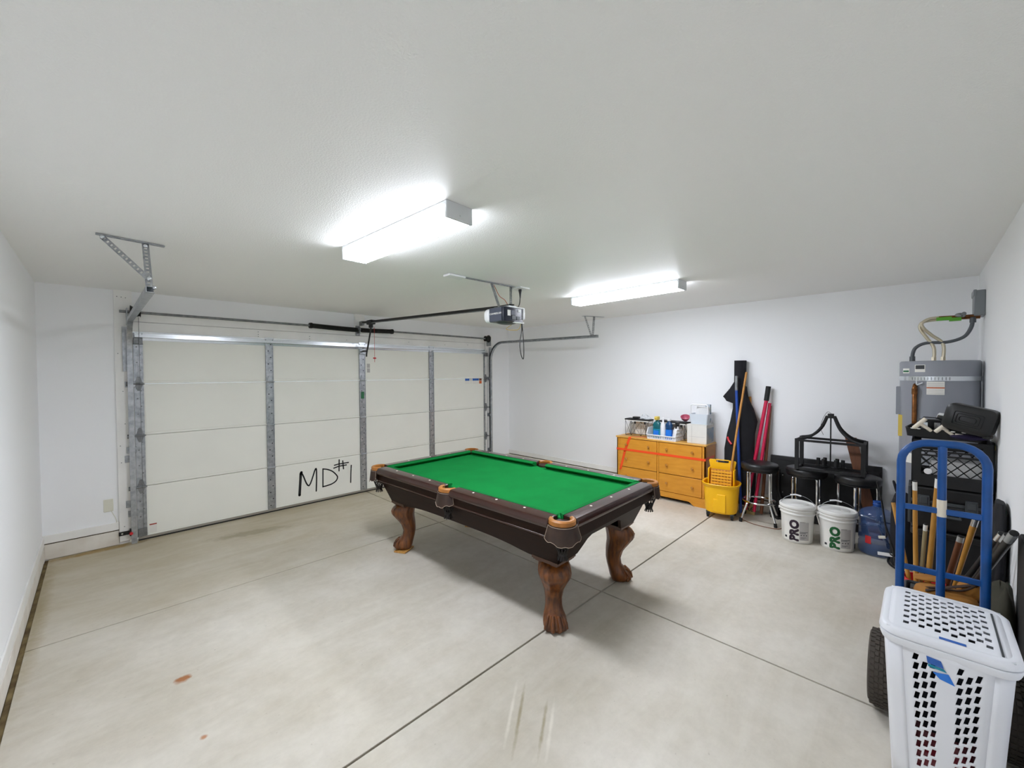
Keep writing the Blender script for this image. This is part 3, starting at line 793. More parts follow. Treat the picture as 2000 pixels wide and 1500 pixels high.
for z0, z1 in rows:
    for x0, x1 in ((-hw+.046, -.016), (.016, hw-.046)):
        dr = B(x0, x1, -.004, .02, z0, z1).build('drawer', 'beech', d, bevel=.004)
        for f in (.2, .8):
            x = x0+(x1-x0)*f; z = (z0+z1)/2
            MB().lathe([(.0, -.030), (.012, -.029), (.017, -.023), (.016, -.016), (.009, -.010), (.008, 0), (.011, .001)], 14).xf(Matrix.Translation((x, -.004, z)) @ Matrix.Rotation(R(-90), 4, 'X')).build('knob', 'knob', dr)
for mb in (MB().box(-hw-.001, hw+.001, -.0065, -.0045, .592, .622).box(hw-.001, hw+.0015, -.006, .30, .600, .630),
           MB().obox((-hw+.165, -.0075, .68), (.020, 0, .004), (-.036, 0, -.1), (0, .0008, 0)).obox((-hw+.095, -.0075, .45), (.017, 0, .002), (-.036, 0, -.14), (0, .0008, 0)),
           MB().box(-hw+.19, -hw+.23, -.016, -.0142, .770, .797).obox((-hw+.30, .075, dh+.0008), (.095, .07, 0), (.011, -.015, 0), (0, 0, .0006))):
    mb.build('tape', 'tape', d, smooth=0, label='red-orange adhesive tape')

def wire_stand(loc, rz, w, label, glued):
    t = thing('wire_stand', label, 'stand', loc, rz, 'wire legged stands on the dresser')
    dp, h = .16, .225
    B(-w/2, w/2, -dp/2, dp/2, h, h+.018).build('top_board', 'blackm', t, bevel=.003)
    B(-w/2+.05, w/2-.005, -dp/2+.004, dp/2-.004, h-.014, h).build('under_board', 'card', t)
    mb = MB()
    for y in (-dp/2+.01, dp/2-.01):
        for a, b in ((-w/2+.01, -w/2+.10), (-w/2+.10, w/2-.12), (w/2-.12, w/2-.01)):
            mb.bar((a, y, .003), (b, y, h-.01), .003, .003).bar((b, y, .003), (a, y, h-.01), .003, .003)
        for x in (-w/2+.01, -w/2+.10, w/2-.12, w/2-.01): mb.bar((x, y, 0.001), (x, y, h), .004, .004)
        mb.bar((-w/2+.01, y, .004), (w/2-.01, y, .004), .005, .005)
    for x in (-w/2+.01, w/2-.01): mb.bar((x, -dp/2+.01, .005), (x, dp/2-.01, .005), .005, .005)
    mb.build('wire_frame', 'foil', t)
    B(-w/2+.10, w/2-.12, dp/2-.02, dp/2-.012, .01, h-.02).build('back_sheet', 'card', t)
    for x in (-w/2+.16, w/2-.06): B(x-.012, x+.012, -dp/2+.003, -dp/2+.012, h-.05, h-.018).build('clip', 'black', t)
    return t
TZ = .795
wire_stand((6.0, -2.80, TZ), WR, .37, 'black topped wire stand with a round black puck on it', 0)
wire_stand((6.0, -3.31, TZ+.005), WR-.12, .40, 'black topped wire stand behind the white basket of bottles', 0)
o = MB().lathe([(.0, 0), (.052, 0), (.055, .006), (.055, .022), (.05, .028), (0, .028)], 24).build('puck', 'black'); o.location = (6.0, -2.76, TZ+.2432)
tag(o, 'round black puck on top of the wire stand', 'puck')
mb = MB()
random.seed(3)
n = 9
grid = [[(6.0-.05+.1*i/n+random.uniform(-.012,.012), -2.97+.15*j/n+random.uniform(-.01,.01), TZ+.2435+max(.004, .07*math.sin(math.pi*i/n)*math.sin(math.pi*j/n)+random.uniform(-.012,.02))) for j in range(n+1)] for i in range(n+1)]
vs_ = [p for r in grid for p in r]
mb.add(vs_, [(i*(n+1)+j, i*(n+1)+j+1, (i+1)*(n+1)+j+1, (i+1)*(n+1)+j) for i in range(n) for j in range(n)])
tag(mb.build('plastic_bag', 'film', smooth=0), 'crumpled clear plastic bag beside the puck on the wire stand', 'plastic bag')
# pink bowl
o = MB().lathe([(0, 0), (.03, 0), (.055, .03), (.068, .068), (.070, .07), (.064, .069), (.052, .034), (.028, .006), (0, .006)], 24).build('pink_bowl', 'pink', smooth=60)
o.location = (6.0, -3.46, TZ+.268); o.rotation_euler = (R(8), R(-28), 0); o.scale = (.85,)*3
tag(o, 'pink plastic bowl tipped on its side against the milky caddy', 'bowl')

# white stacking basket
t = thing('stacking_basket', 'white plastic stacking basket holding cleaning bottles on the dresser', 'basket', (5.90, -3.225, TZ), WR-.06)
w, dp, h = .40, .20, .14
B(-w/2, w/2, -dp/2, dp/2, 0, .006).build('base', 'white', t)
def slotted(mb, p0, p1, h0, h1, th, nrm, n):
    p0, p1 = Vector(p0), Vector(p1); d_ = p1-p0
    mb.bar(p0+V(0,0,h0), p1+V(0,0,h0), th, .016).bar(p0+V(0,0,h1), p1+V(0,0,h1), th, .016)
    for i in range(n+1): mb.bar(p0+d_*i/n+V(0,0,h0), p0+d_*i/n+V(0,0,h1), .012, th, nrm)
mb = MB(); slotted(mb, (-w/2, -dp/2, 0), (w/2, -dp/2, 0), .008, .052, .006, (0,1,0), 16); mb.build('front_wall', 'white', t)
B(-w/2, w/2, dp/2-.005, dp/2, 0, h).build('back_wall', 'white', t)
for s_ in (-1, 1):
    mb = MB(); x = s_*w/2
    mb.prism([(-dp/2, .0), (dp/2, .0), (dp/2, h+.01), (-dp/2+.03, h+.01), (-dp/2-.02, .06)], x-.003, x+.003, 'x') if s_ < 0 else None
    if s_ > 0:
        for k in range(3): slotted(mb, (x, -dp/2+.01, 0), (x, dp/2, 0), .01+.045*k, .05+.045*k, .006, (1,0,0), 5)
    mb.build('side_wall', 'white', t)
MB().tube([(-w/2, -dp/2-.02, .06), (w/2, -dp/2-.02, .06)], .007, 8).tube([(-w/2-.002, -dp/2-.02, .06), (-w/2-.002, -dp/2+.02, h+.01), (-w/2-.002, dp/2, h+.01)], .006, 8).tube([(w/2+.002, -dp/2-.02, .06), (w/2+.002, -dp/2+.02, h+.01), (w/2+.002, dp/2, h+.01)], .006, 8).build('rim', 'white', t)
def P_(lx, ly, lz=0):  # basket local to world
    return Matrix.Rotation(WR-.06, 3, 'Z') @ V(lx, ly, lz)+V(5.90, -3.225, TZ)
t = thing('mouthwash_bottle', 'teal bottle with a pale yellow trigger in the white basket', 'bottle', P_(-.105, -.01, .0065), WR)
MB().prism(rrect(.105, .075, .025, 4), 0, .135).build('liquid_body', 'teal', t, bevel=.01)
MB().loft([[(x*s_, y*s_, z) for x, y in rrect(.105, .075, .025, 4)] for s_, z in ((1,.135),(1,.185),(.8,.215),(.4,.235),(.34,.25))]).build('shoulder', 'teald', t)
MB().box(-.022, .022, -.045, .035, .252, .30).box(-.016, .016, -.06, -.03, .275, .29).build('trigger', 'labely', t, bevel=.006)
B(-.036, .036, -.0385, -.037, .03, .11).build('label', 'bluel', t)
o = MB().lathe([(0,0),(.034,0),(.036,.01),(.036,.17),(.03,.2),(.013,.225),(.012,.265),(.016,.267),(.014,.29),(0,.292)], 20).build('white_bottle', 'white'); o.location = P_(-.025, .0, .0065)
tag(o, 'white squeeze bottle standing between the teal and blue bottles', 'bottle')
t = thing('blue_bottle', 'blue liquid bottle with a white cap in the white basket', 'bottle', P_(.058, .005, .0065), WR)
MB().prism(rrect(.085, .07, .022, 4), 0, .135).build('liquid_body', 'bluel', t, bevel=.008)
MB().loft([[(x*s_, y*s_, z) for x, y in rrect(.085, .07, .022, 4)] for s_, z in ((1,.135),(1.02,.19),(.85,.215),(.4,.235),(.36,.25))]).build('shoulder', 'blued', t)
MB().lathe([(.022,.25),(.024,.252),(.024,.278),(.02,.282),(0,.282)], 18).build('cap', 'white', t)
t = thing('spray_bottle', 'white spray bottle with a black trigger leaning in the basket', 'bottle', P_(.138, .0, .0065), WR, rot=(0, R(10), WR))
MB().lathe([(0,0),(.036,0),(.038,.01),(.038,.12),(.03,.16),(.016,.19),(.014,.21)], 20).build('body', 'white', t)
MB().box(-.016, .016, -.055, .03, .215, .25).box(-.009, .009, -.04, -.028, .16, .22).lathe([(.018,.19),(.019,.215)], 14).build('trigger', 'black', t, bevel=.004)
# white carton and caddy
t = thing('carton', 'white cardboard carton beneath the milky caddy on the dresser', 'carton', (5.965, -3.665, TZ), WR)
B(-.12, .12, -.13, .13, 0, .238).build('box_body', 'card', t, bevel=.003)
for x0, x1 in ((-.12, .0), (.002, .12)): B(x0, x1, -.13, .13, .239, .243).build('flap', 'card', t)
B(.1205, .122, -.11, .11, .02, .20).build('printed_panel', 'cardp', t)
B(-.1, .1, -.1312, -.13, .085, .088).build('seam', 'labelgrey', t); B(-.062, -.059, -.1312, -.13, .01, .23).build('seam', 'labelgrey', t)
t = thing('caddy', 'milky plastic caddy with a square handle stuffed with papers', 'caddy', (5.97, -3.67, TZ+.244), WR)
def shell(mb, w0, d0, w1, d1, h, th, r=.02):
    o_ = [[(x, y, 0) for x, y in rrect(w0, d0, r)], [(x, y, h) for x, y in rrect(w1, d1, r)], [(x, y, h) for x, y in rrect(w1-th*2, d1-th*2, r)], [(x, y, th) for x, y in rrect(w0-th*2, d0-th*2, r)]]
    return mb.loft(o_)
shell(MB(), .20, .17, .235, .20, .13, .004).build('tub', 'clearw', t)
MB().tube([(-.105, -.07, .12), (-.105, -.07, .235), (-.09, -.07, .25), (.09, -.07, .25), (.105, -.07, .235), (.105, -.07, .12)], .009, 8).build('handle', 'white', t)
for i, (x, y, a, b, hh, m) in enumerate(((-.03,.0,.12,.2,.20,'paper'),(.0,.03,-.1,.1,.22,'paper'),(.05,-.02,.3,-.1,.18,'paper'))):
    o = MB().obox((x, y, .05+hh/2), (.06, 0, 0), (0, .002, 0), (0, 0, hh/2-.02)).build('paper_sheet', m); o.rotation_euler = (0, a, b)
    o.location = t.location; o.rotation_euler = (a*.4, b, WR+a); tag(o, ['white paper sheet at the front of the milky caddy', 'tall white paper sheet in the middle of the milky caddy', 'slanted white paper sheet at the carton end of the caddy'][i], 'paper', 'papers in the caddy')
o = MB().box(-.02, .02, -.03, .03, .01, .245).build('pale_blue_packet', 'cardp'); o.location = (5.99, -3.75, TZ+.25)
tag(o, 'pale blue packet standing at the wall end of the milky caddy', 'packet')

# ------------------------------------------------------------------ mop bucket
t = thing('mop_bucket', 'yellow mop bucket with a side-press wringer on casters', 'mop bucket', (5.64, -4.02, 0), WR+.15)
def sq_ring(a, b, z, n=32, e=.75, oy=0):
    return [(math.copysign(abs(math.cos(2*math.pi*j/n))**e, math.cos(2*math.pi*j/n))*a, oy+math.copysign(abs(math.sin(2*math.pi*j/n))**e, math.sin(2*math.pi*j/n))*b, z) for j in range(n)]
MB().loft([sq_ring(a, b, z) for a, b, z in ((.14,.14,.065),(.162,.16,.075),(.168,.165,.10),(.176,.175,.25),(.183,.182,.37),(.196,.195,.385),(.203,.202,.405),(.198,.197,.412),(.183,.182,.405),(.17,.17,.25),(.155,.155,.09))]).build('tub', 'yellow', t)
MB().prism([(-.06,.09),(.07,.09),(.07,.30),(-.02,.30),(-.02,.24),(-.06,.24)], -.181, -.165, 'y').build('molded_panel', 'yellow', t, bevel=.006)
for x in (-.125, .125):
    for y in (-.11, .11):
        k = MB().lathe([(.02,.06),(.02,.075),(0,.075)], 10, (x, y, 0)).box(x-.016, x+.016, y-.006, y+.03, .03, .065).build('caster', 'dkgrey', t)
        MB().cyl((x-.011, y+.012, .0305), (x+.011, y+.012, .0305), .03, 16).build('wheel', 'rubber', k)
# wringer
wr = MB()
wr.prism([(-.115,.30),(.115,.30),(.13,.56),(.145,.64),(.135,.655),(.07,.655),(.065,.625),(-.065,.625),(-.07,.655),(-.135,.655),(-.145,.64),(-.13,.56)], .06, .078, 'y')
wr.box(-.07, .07, .06, .078, .648, .66)
wr.box(-.14, -.125, -.04, .08, .36, .56).box(.125, .14, -.04, .08, .36, .56)
wr.build('wringer_plate', 'yellow', t, bevel=.004)
wg = MB()
MB().obox((0, -.004, .45), (.112, 0, 0), (0, .006, -.002), (0, .03, .10)).build('wringer_back', 'amber', t)
for i in range(6): wg.obox((0, -.048+.009*i*1.0, .365+.032*i), (.108, 0, 0), (0, .009, 0), (0, .002, .010))
for i in range(7):
    x = -.1+.2*i/6; wg.obox((x, -.022, .45), (.004, 0, 0), (0, .006, 0), (0, .028, .095))
wg.build('wringer_grate', 'yellowd', t)
B(-.045, .045, .056, .062, .628, .645).build('handle_slot', 'blackm', t)
o = MB().tube([(5.60, -4.10, .30), (5.80, -4.135, 1.0), (6.02, -4.175, 1.70)], [.0125, .0125, .012], 12).build('mop_handle', 'pole')
r_ = tag(thing('mop', 'wooden mop handle standing in the yellow bucket and leaning on the wall', 'mop', (0, 0, 0)), 'wooden mop handle standing in the yellow bucket and leaning on the wall', 'mop'); o.parent = r_
mb = MB()
for k in range(26):
    a = 2*math.pi*k/26; q = .02+.06*((k*7) % 10)/10
    mb.tube(smooth_path([(5.60, -4.10, .32), (5.60+q*math.cos(a)*.6, -4.10+q*math.sin(a)*.6, .24), (5.60+q*math.cos(a), -4.10+q*math.sin(a), .12)], 3), .008, 5)
mb.build('mop_strands', 'labelgrey', r_); MB().tube([(5.595, -4.099, .285), (5.615, -4.1025, .355)], .02, 10).build('mop_clamp', 'galv', r_)

# ------------------------------------------------------------------ tall things leaning on the wall
t = thing('black_bag', 'tall black fabric bag rolled at the top leaning against the wall', 'bag', (0, 0, 0))
MB().tube([(6.085, -4.085, 1.40), (6.088, -4.09, 1.845)], [.062, .066], 20).build('rolled_top', 'blackf', t)
def flat_ring(x, yc, z, wy, wx, n=20, ph=0):
    return [(x+wx*math.sin(2*math.pi*j/n)*(1+.15*math.sin(5*2*math.pi*j/n+ph)), yc+wy*math.cos(2*math.pi*j/n), z+.01*math.sin(3*2*math.pi*j/n+ph)) for j in range(n)]
secs = []
for z, yc, wy, x, wx in ((.10,-4.10,.16,5.97,.05),(.30,-4.115,.17,5.985,.06),(.55,-4.115,.175,6.0,.07),(.75,-4.10,.165,6.015,.075),(.95,-4.115,.155,6.03,.07),(1.10,-4.14,.150,6.05,.07),(1.25,-4.13,.115,6.06,.065),(1.38,-4.10,.085,6.07,.06),(1.52,-4.09,.075,6.08,.06)):
    secs.append(flat_ring(x, yc, z, wy, wx, ph=z*5))
MB().loft(secs).build('bag_body', 'blackf', t, smooth=60)
MB().loft([[(6.02,-4.05,1.60),(6.05,-4.05,1.60),(6.05,-4.10,1.60),(6.02,-4.10,1.60)],[(5.99,-4.0,1.50),(6.03,-4.0,1.50),(6.03,-4.12,1.47),(5.99,-4.12,1.47)],[(5.98,-3.93,1.405),(6.0,-3.92,1.40),(6.02,-4.12,1.35),(5.98,-4.12,1.36)],[(5.985,-3.965,1.345),(6.0,-3.965,1.345),(6.01,-4.09,1.30),(5.985,-4.09,1.30)]]).build('side_flap', 'blackf', t)
MB().tube([(5.975, -3.985, .895), (5.94, -4.005, .865), (5.93, -4.04, .82)], .012, 8).build('red_pull', 'redp', t)
t = thing('blue_pole', 'blue metal pole with a dull grey ferrule tip in front of the black bag', 'pole', (0, 0, 0))
MB().tube([(5.865, -4.165, .02), (5.955, -4.085, 1.50)], .016, 12).build('shaft', 'bluepole', t)
MB().tube([(5.953, -4.0855, 1.48), (5.968, -4.081, 1.64)], [.018, .015], 12).cyl((5.9685, -4.081, 1.635), (5.97, -4.0805, 1.655), .017, 12).build('ferrule', 'galvd', t)
o = MB().tube([(6.132, -4.21, .16), (6.132, -4.185, 1.40)], .016, 10).build('wooden_stick', 'pole'); tag(o, 'short wooden stick poking out behind the black bag', 'stick')
t = thing('red_pole', 'bright red handle with a black foam grip leaning on the wall', 'pole', (0, 0, 0), 0, 'red handles by the stools')
MB().tube([(5.92, -4.20, .06), (6.09, -4.385, 1.46)], .020, 12).build('shaft', 'red', t)
MB().tube([(6.073, -4.373, 1.36), (6.095, -4.389, 1.53)], .027, 14).build('grip', 'rubber', t)
o = MB().tube([(5.92, -4.29, .05), (6.115, -4.40, 1.33)], .017, 12).build('red_pole', 'red'); tag(o, 'thinner red handle close under the black foam grip', 'pole', 'red handles by the stools')
o = MB().tube([(6.0, -4.345, .02), (6.125, -4.402, 1.30)], .018, 10).build('brown_pole', 'brown'); tag(o, 'brown wooden handle behind the two red ones', 'pole')

# ------------------------------------------------------------------ bar stools
def stool(x, y, rz, label):
    t = thing('bar_stool', label, 'stool', (x, y, 0), rz, 'black vinyl bar stools')
    MB().lathe([(0,.585),(.165,.585),(.178,.592),(.184,.61),(.185,.64),(.178,.658),(.15,.668),(0,.674)], 36).build('seat', 'vinyl', t, smooth=60)
    MB().lathe([(.12,.575),(.17,.575),(.172,.586),(.12,.586)], 28).build('seat_ring', 'black', t)
    for k in range(4):
        a = R(45+90*k); c, s_ = math.cos(a), math.sin(a)
        lg = MB().tube(smooth_path([(c*.10, s_*.10, .572), (c*.135, s_*.135, .57), (c*.148, s_*.148, .545), (c*.150, s_*.150, .40), (c*.152, s_*.152, .235), (c*.16, s_*.16, .20), (c*.236, s_*.236, .02)], 4), .0115, 10).build('leg', 'chrome', t)
        MB().cyl((c*.236, s_*.236, .0), (c*.229, s_*.229, .045), .016, 10).build('rubber_foot', 'rubber', lg)
    MB().tube([(.163*math.cos(2*math.pi*k/32), .163*math.sin(2*math.pi*k/32), .228) for k in range(32)], .011, 8, closed=True).build('foot_ring', 'chrome', t)
    return t
stool(5.79, -4.375, .15, 'black vinyl bar stool with chrome legs standing beside the yellow mop bucket')
stool(5.85, -4.80, .03, 'middle black bar stool under the end of the lantern nearest the mop bucket')
stool(5.79, -5.225, .75, 'black bar stool behind the blue water jug under the lantern')

# lantern chandelier on the stools
t = thing('lantern_chandelier', 'black rectangular lantern chandelier with curved arms resting on the bar stools', 'chandelier', (5.80, -5.01, .675), WR)
lw, ld, lh = .265, .125, .305
fr = MB()
for z in (.008, lh):
    for y in (-ld, ld): fr.bar((-lw, y, z), (lw, y, z), .022, .022)
    for x in (-lw, lw): fr.bar((x, -ld, z), (x, ld, z), .022, .022)
for x in (-lw, lw):
    for y in (-ld, ld): fr.bar((x, y, 0), (x, y, lh+.016), .034, .034)
fr.build('frame', 'blackm', t, bevel=.001)
for x in (-1, 1):
    for y in (-1, 1):
        MB().tube(smooth_path([(x*lw, y*ld, lh+.008), (x*lw*.62, y*ld*.62, lh+.04), (x*lw*.30, y*ld*.32, lh+.13), (x*.03, y*.02, lh+.255)], 5), .0135, 8).build('curved_arm', 'blackm', t)
MB().prism(rrect(.085, .06, .008, 2), lh+.24, lh+.262).prism(rrect(.05, .04, .008, 2), lh+.262, lh+.285).build('crown_cap', 'blackm', t)
MB().cyl((0, 0, .03), (0, 0, lh+.26), .006, 8).build('stem', 'blackm', t)
for x, y in ((-.10,0),(-.05,-.05),(-.05,.05),(.05,-.05),(.05,.05),(.10,0)):
    c = MB().tube([(0,0,.045),(x*.6,y*.6,.03),(x,y,.045)], .005, 6).cyl((x, y, .04), (x, y, .12), .0165, 12).lathe([(0,.04),(.025,.042),(.026,.048),(0,.05)], 14, (x, y, 0)).build('candle_socket', 'blackm', t)
MB().tube(smooth_path([(.01, 0, lh+.28), (-.03, .01, lh+.30), (-.07, .02, lh+.22), (-.085, .02, lh+.13), (-.06, .0, lh+.06)], 5), .002, 5).build('hanging_wire', 'black', t)

# black panel behind the stools
t = thing('leaning_board', 'large flat black board standing against the wall behind the bar stools', 'board', (6.105, -4.90, 0), WR)
MB().obox((0, .012, .36), (.49, 0, 0), (0, .014, 0), (0, .02, .355)).build('board', 'black', t, bevel=.004)
MB().obox((0, -.012, .345), (.47, 0, 0), (0, .004, 0), (0, .02, .32)).build('front_face', 'blackm', t)
for x in (-.36, .3):
    for z in (.3, .5): MB().cyl((x, -.03, z), (x, -.015, z), .006, 8).build('screw', 'galvd', t)
t = thing('black_stand', 'curved black stand foot beneath the nearest bar stool seat', 'stand', (6.045, -4.56, 0), WR)
MB().tube(smooth_path([(-.05, 0, .57), (-.055, 0, .42), (-.05, -.005, .30), (-.01, -.01, .22), (.10, -.01, .20)], 6), [.017]*19+[.02]*5+[.022], 8).build('upright', 'black', t)
MB().prism(rrect(.26, .12, .05, 4), 0, .03).bar((-.06, 0, .02), (-.05, 0, .30), .04, .02).build('base', 'black', t)
# licence plate like tag low by the bucket
t = thing('number_plate', 'tan plate with dark characters low behind the bar stool', 'plate', (5.93, -4.235, 0), WR-.1, rot=(R(-8), 0, WR-.1))
B(-.06, .06, 0, .003, 0.004, .13).build('plate', 'licence', t, bevel=.001)
text_mesh('A6', .085, .0008).xf(Matrix.Translation((0, -.0012, .066)) @ Matrix.Rotation(R(90), 4, 'X')).build('characters', 'blackm', t, smooth=0)
# brown board
t = thing('brown_board', 'reddish brown wooden board leaning on the wall behind the lantern', 'board', (0, 0, 0))
MB().obox((6.055, -5.25, .50), (0, .048, 0), (.009, .0, .0), (.055, .11, .50)).build('plank', 'brown', t, bevel=.003)

# ------------------------------------------------------------------ PRO pails
def on_cyl(mb, r):  # bend (x along circumference, y up) onto a cylinder facing -y
    mb.v = [((r+v[2])*math.sin(v[0]/r), -(r+v[2])*math.cos(v[0]/r), v[1]) for v in mb.v]; return mb
def cyl_patch(r, x0, x1, z0, z1, th=.0008, n=10, rr=None):
    mb = MB(); secs = []
    for i in range(n+1):
        a = (x0+(x1-x0)*i/n)/r
        secs.append([((r+t_)*math.sin(a), -(r+t_)*math.cos(a), z) for t_, z in ((0, z0), (0, z1), (th, z1), (th, z0))])
    return mb.loft(secs)
def pail(x, y, rz, label, pm):
    t = thing('pail', label, 'pail', (x, y, 0), rz, 'white lidded pails')
    MB().lathe([(0,.0),(.122,0),(.127,.006),(.134,.20),(.139,.275),(.146,.278),(.148,.285),(.147,.292),(.141,.296),(.142,.312),(.149,.316),(.150,.322),(.143,.328),(.144,.345)], 48).build('body', 'pail', t, smooth=50)
    MB().lathe([(.150,.340),(.153,.343),(.153,.366),(.148,.372),(.138,.372),(.134,.362),(.05,.362),(.045,.366),(0,.366)], 48).build('lid', 'pail', t, smooth=40)
    MB().lathe([(.03,.362),(.032,.370),(.02,.373),(0,.373)], 20, (.06, .01, 0)).build('spout_cap', 'pail', t)
    hd = [(.153*math.cos(R(a)), -.012-.02*math.sin(R(a)), .315+.145*math.sin(R(a))) for a in range(0, 181, 12)]
    MB().tube(hd, .0022, 6).build('bail_wire', 'galv', t)
    m = len(hd)//2; MB().tube([V(*hd[m])+V(.045, .001, -.005), V(*hd[m])+V(0, 0, .004), V(*hd[m])+V(-.045, .001, -.005)], .0075, 8).build('grip', 'white', t)
    for s_ in (-1, 1): MB().cyl((s_*.14, -.012, .315), (s_*.158, -.012, .315), .014, 12).build('ear', 'pail', t)
    rr = .1325
    cyl_patch(rr+.001, -.125, .105, .022, .238, .0006, 16).build('label', 'label', t)
    cyl_patch(rr+.002, .012, .095, .04, .225, .0006, 8).build('label_panel', 'labelgrey', t)
    tm = text_mesh('PRO', .105, .0006)
    # read upwards: rotate, thicken by scaling
    tm.v = [(-v[1]*.92, v[0]*1.03, v[2]) for v in tm.v]
    mb = MB()
    for ox, oy in ((-.0065,0),(.0065,0),(0,-.006),(0,.006),(0,0),(-.0046,-.0044),(.0046,.0044),(.0046,-.0044),(-.0046,.0044)):
        mb.add([(v[0]-.028+ox, v[1]+.129+oy, v[2]+.0035+abs(ox)*.02+abs(oy)*.01) for v in tm.v], tm.f)
    on_cyl(mb, rr).build('lettering', pm, t, smooth=0)
    ln = MB()
    for z0, z1, x0, x1 in ((.218,.221,.015,.06),(.118,.122,.015,.085),(.108,.112,.015,.065),(.066,.069,.02,.07),(.056,.059,.02,.055)):
        p = cyl_patch(rr+.0028, x0, x1, z0, z1, .0005, 6); ln.add(p.v, p.f)
    o = ln.build('small_print', 'labelb', t, smooth=0); o['kind'] = 'stuff'
    for k in range(3): cyl_patch(rr+.0028, .022+.022*k, .032+.022*k, .086, .094, .0005, 3).build('pictogram', 'labelb', t)
    cyl_patch(rr+.0018, -.116, -.094, .042, .062, .0005, 4).build('corner_mark', 'labelb', t)
    return t
def face(x, y): return math.atan2(y+5.66, x-.39)-math.pi/2
pail(5.435, -4.795, face(5.435, -4.795)+.05, 'white lidded pail with dark aubergine PRO lettering', 'purple')
pail(5.475, -5.105, face(5.475, -5.105)+.12, 'white lidded pail with green PRO lettering beside the water jug', 'greenp')

# ------------------------------------------------------------------ water jug
t = thing('water_jug', 'translucent blue five gallon water jug on the floor beside the pails', 'water jug', (5.56, -5.385, 0), face(5.56, -5.385))
pr = [(0,.012),(.09,.004),(.125,.008),(.134,.03),(.134,.095),(.131,.108),(.122,.116),(.122,.124),(.131,.132),(.134,.145),(.134,.20),(.131,.212),(.122,.220),(.122,.228),(.131,.236),(.134,.25),(.134,.295),(.130,.306),(.122,.313),(.122,.320),(.131,.330),(.131,.36),(.115,.395),(.075,.42),(.04,.432),(.029,.445)]
MB().lathe(pr, 48).build('bottle', 'jug', t, smooth=80)
MB().lathe([(.029,.443),(.030,.455),(.033,.458),(.033,.466),(.029,.470),(.029,.482),(.032,.485),(.031,.492),(.024,.492),(.024,.445)], 24).build('neck', 'jugneck', t, smooth=50)
cyl_patch(.134, -.085, -.04, .115, .185, .001, 6).build('red_sticker', 'redp', t)
MB().tube(smooth_path([(.10, -.075, .25), (.125, -.085, .22), (.13, -.085, .15), (.105, -.075, .11)], 5), .012, 8).build('handle', 'jugneck', t)

# ------------------------------------------------------------------ water heater
hx, hy, hr, hzt = 5.62, -5.765, .243, 1.785
t = thing('water_heater', 'tall grey cylindrical water heater in the corner with a steel strap', 'water heater', (hx, hy, 0), -math.pi/2-.0)
MB().lathe([(0,.30),(hr-.006,.30),(hr,.31),(hr,hzt-.145)], 64).build('tank', 'grey', t, smooth=50)
MB().lathe([(hr+.002,hzt-.15),(hr+.003,hzt-.14),(hr+.003,hzt-.012),(hr-.008,hzt),(0,hzt+.004)], 64).build('top_cover', 'grey', t, smooth=50)
MB().lathe([(0,.002),(.25,.002),(.25,.30),(0,.30)], 40).build('stand', 'dkgrey', t)
MB().lathe([(hr+.001,1.615),(hr+.005,1.616),(hr+.005,1.653),(hr+.001,1.654)], 64).build('steel_strap', 'bright', t, smooth=40)
sl = MB()
for k in range(12):
    a = -math.pi/2-.7+k*.085; sl.obox(((hr+.0055)*math.cos(a), (hr+.0055)*math.sin(a), 1.634), (-.002*math.sin(a), .002*math.cos(a), 0), (.001*math.cos(a), .001*math.sin(a), 0), (0, 0, .012))
o = sl.build('strap_slot', 'galvd', t); o['kind'] = 'stuff'
def hlabel(x0, x1, z0, z1, m, nm, off=.004): return cyl_patch(hr+off, x0, x1, z0, z1, .0006, 8).build(nm, m, t)
hlabel(-.155, -.085, 1.69, 1.752, 'label', 'badge'); hlabel(-.15, -.09, 1.715, 1.748, 'labelb', 'badge_print', .005)
hlabel(-.27, -.20, 1.68, 1.722, 'label', 'capacity_sticker'); hlabel(-.265, -.205, 1.69, 1.705, 'labelg', 'sticker_band', .005)
hlabel(-.075, .03, 1.50, 1.61, 'label', 'warning_label', .002); hlabel(-.075, .03, 1.553, 1.562, 'labelor', 'warning_band', .0035)
lm_ = MB()
for k in range(7):
    if k == 3: continue
    p = cyl_patch(hr+.0035, -.07, .025, 1.51+k*.0135, 1.512+k*.0135, .0003, 4); lm_.add(p.v, p.f)
o = lm_.build('small_print', 'labelgrey', t); o['kind'] = 'stuff'
hlabel(-.23, -.16, .90, .985, 'label', 'rating_sticker', .002)
MB().box(-hr-.022, -hr+.03, -.06, .07, 1.31, 1.56).build('element_cover', 'grey', t, bevel=.004)
MB().box(-hr-.004, -hr+.05, -.10, -.03, 1.12, 1.308).build('energy_tag', 'labely', t)
def hp(y, z, x=5.62): # world -> local
    return (-(y-hy), x-hx, z)
# relief valve pipe, standing off the tank
tp = MB().tube([(-.145, -.215, 1.20), (-.145, -.225, 1.555), (-.143, -.21, 1.575), (-.14, -.19, 1.58)], .0155, 12).cyl((-.145, -.2245, 1.50), (-.145, -.225, 1.55), .019, 12).build('relief_pipe', 'copper', t)
MB().obox((-.115, -.235, 1.59), (.018, 0, .010), (0, .004, 0), (-.002, 0, .004)).obox((-.135, -.235, 1.60), (.004, 0, 0), (0, .004, 0), (0, 0, .016)).build('relief_lever', 'bright', tp)
f1 = smooth_path([hp(-5.734,1.79), hp(-5.733,1.90), hp(-5.689,1.99), hp(-5.652,2.06), hp(-5.648,2.106), hp(-5.675,2.135), hp(-5.76,2.145)], 6)
f2 = smooth_path([hp(-5.789,1.79), hp(-5.788,1.93), hp(-5.72,2.01), hp(-5.668,2.075,5.6), hp(-5.658,2.119,5.6), hp(-5.70,2.152,5.6), hp(-5.76,2.160,5.6)], 6)
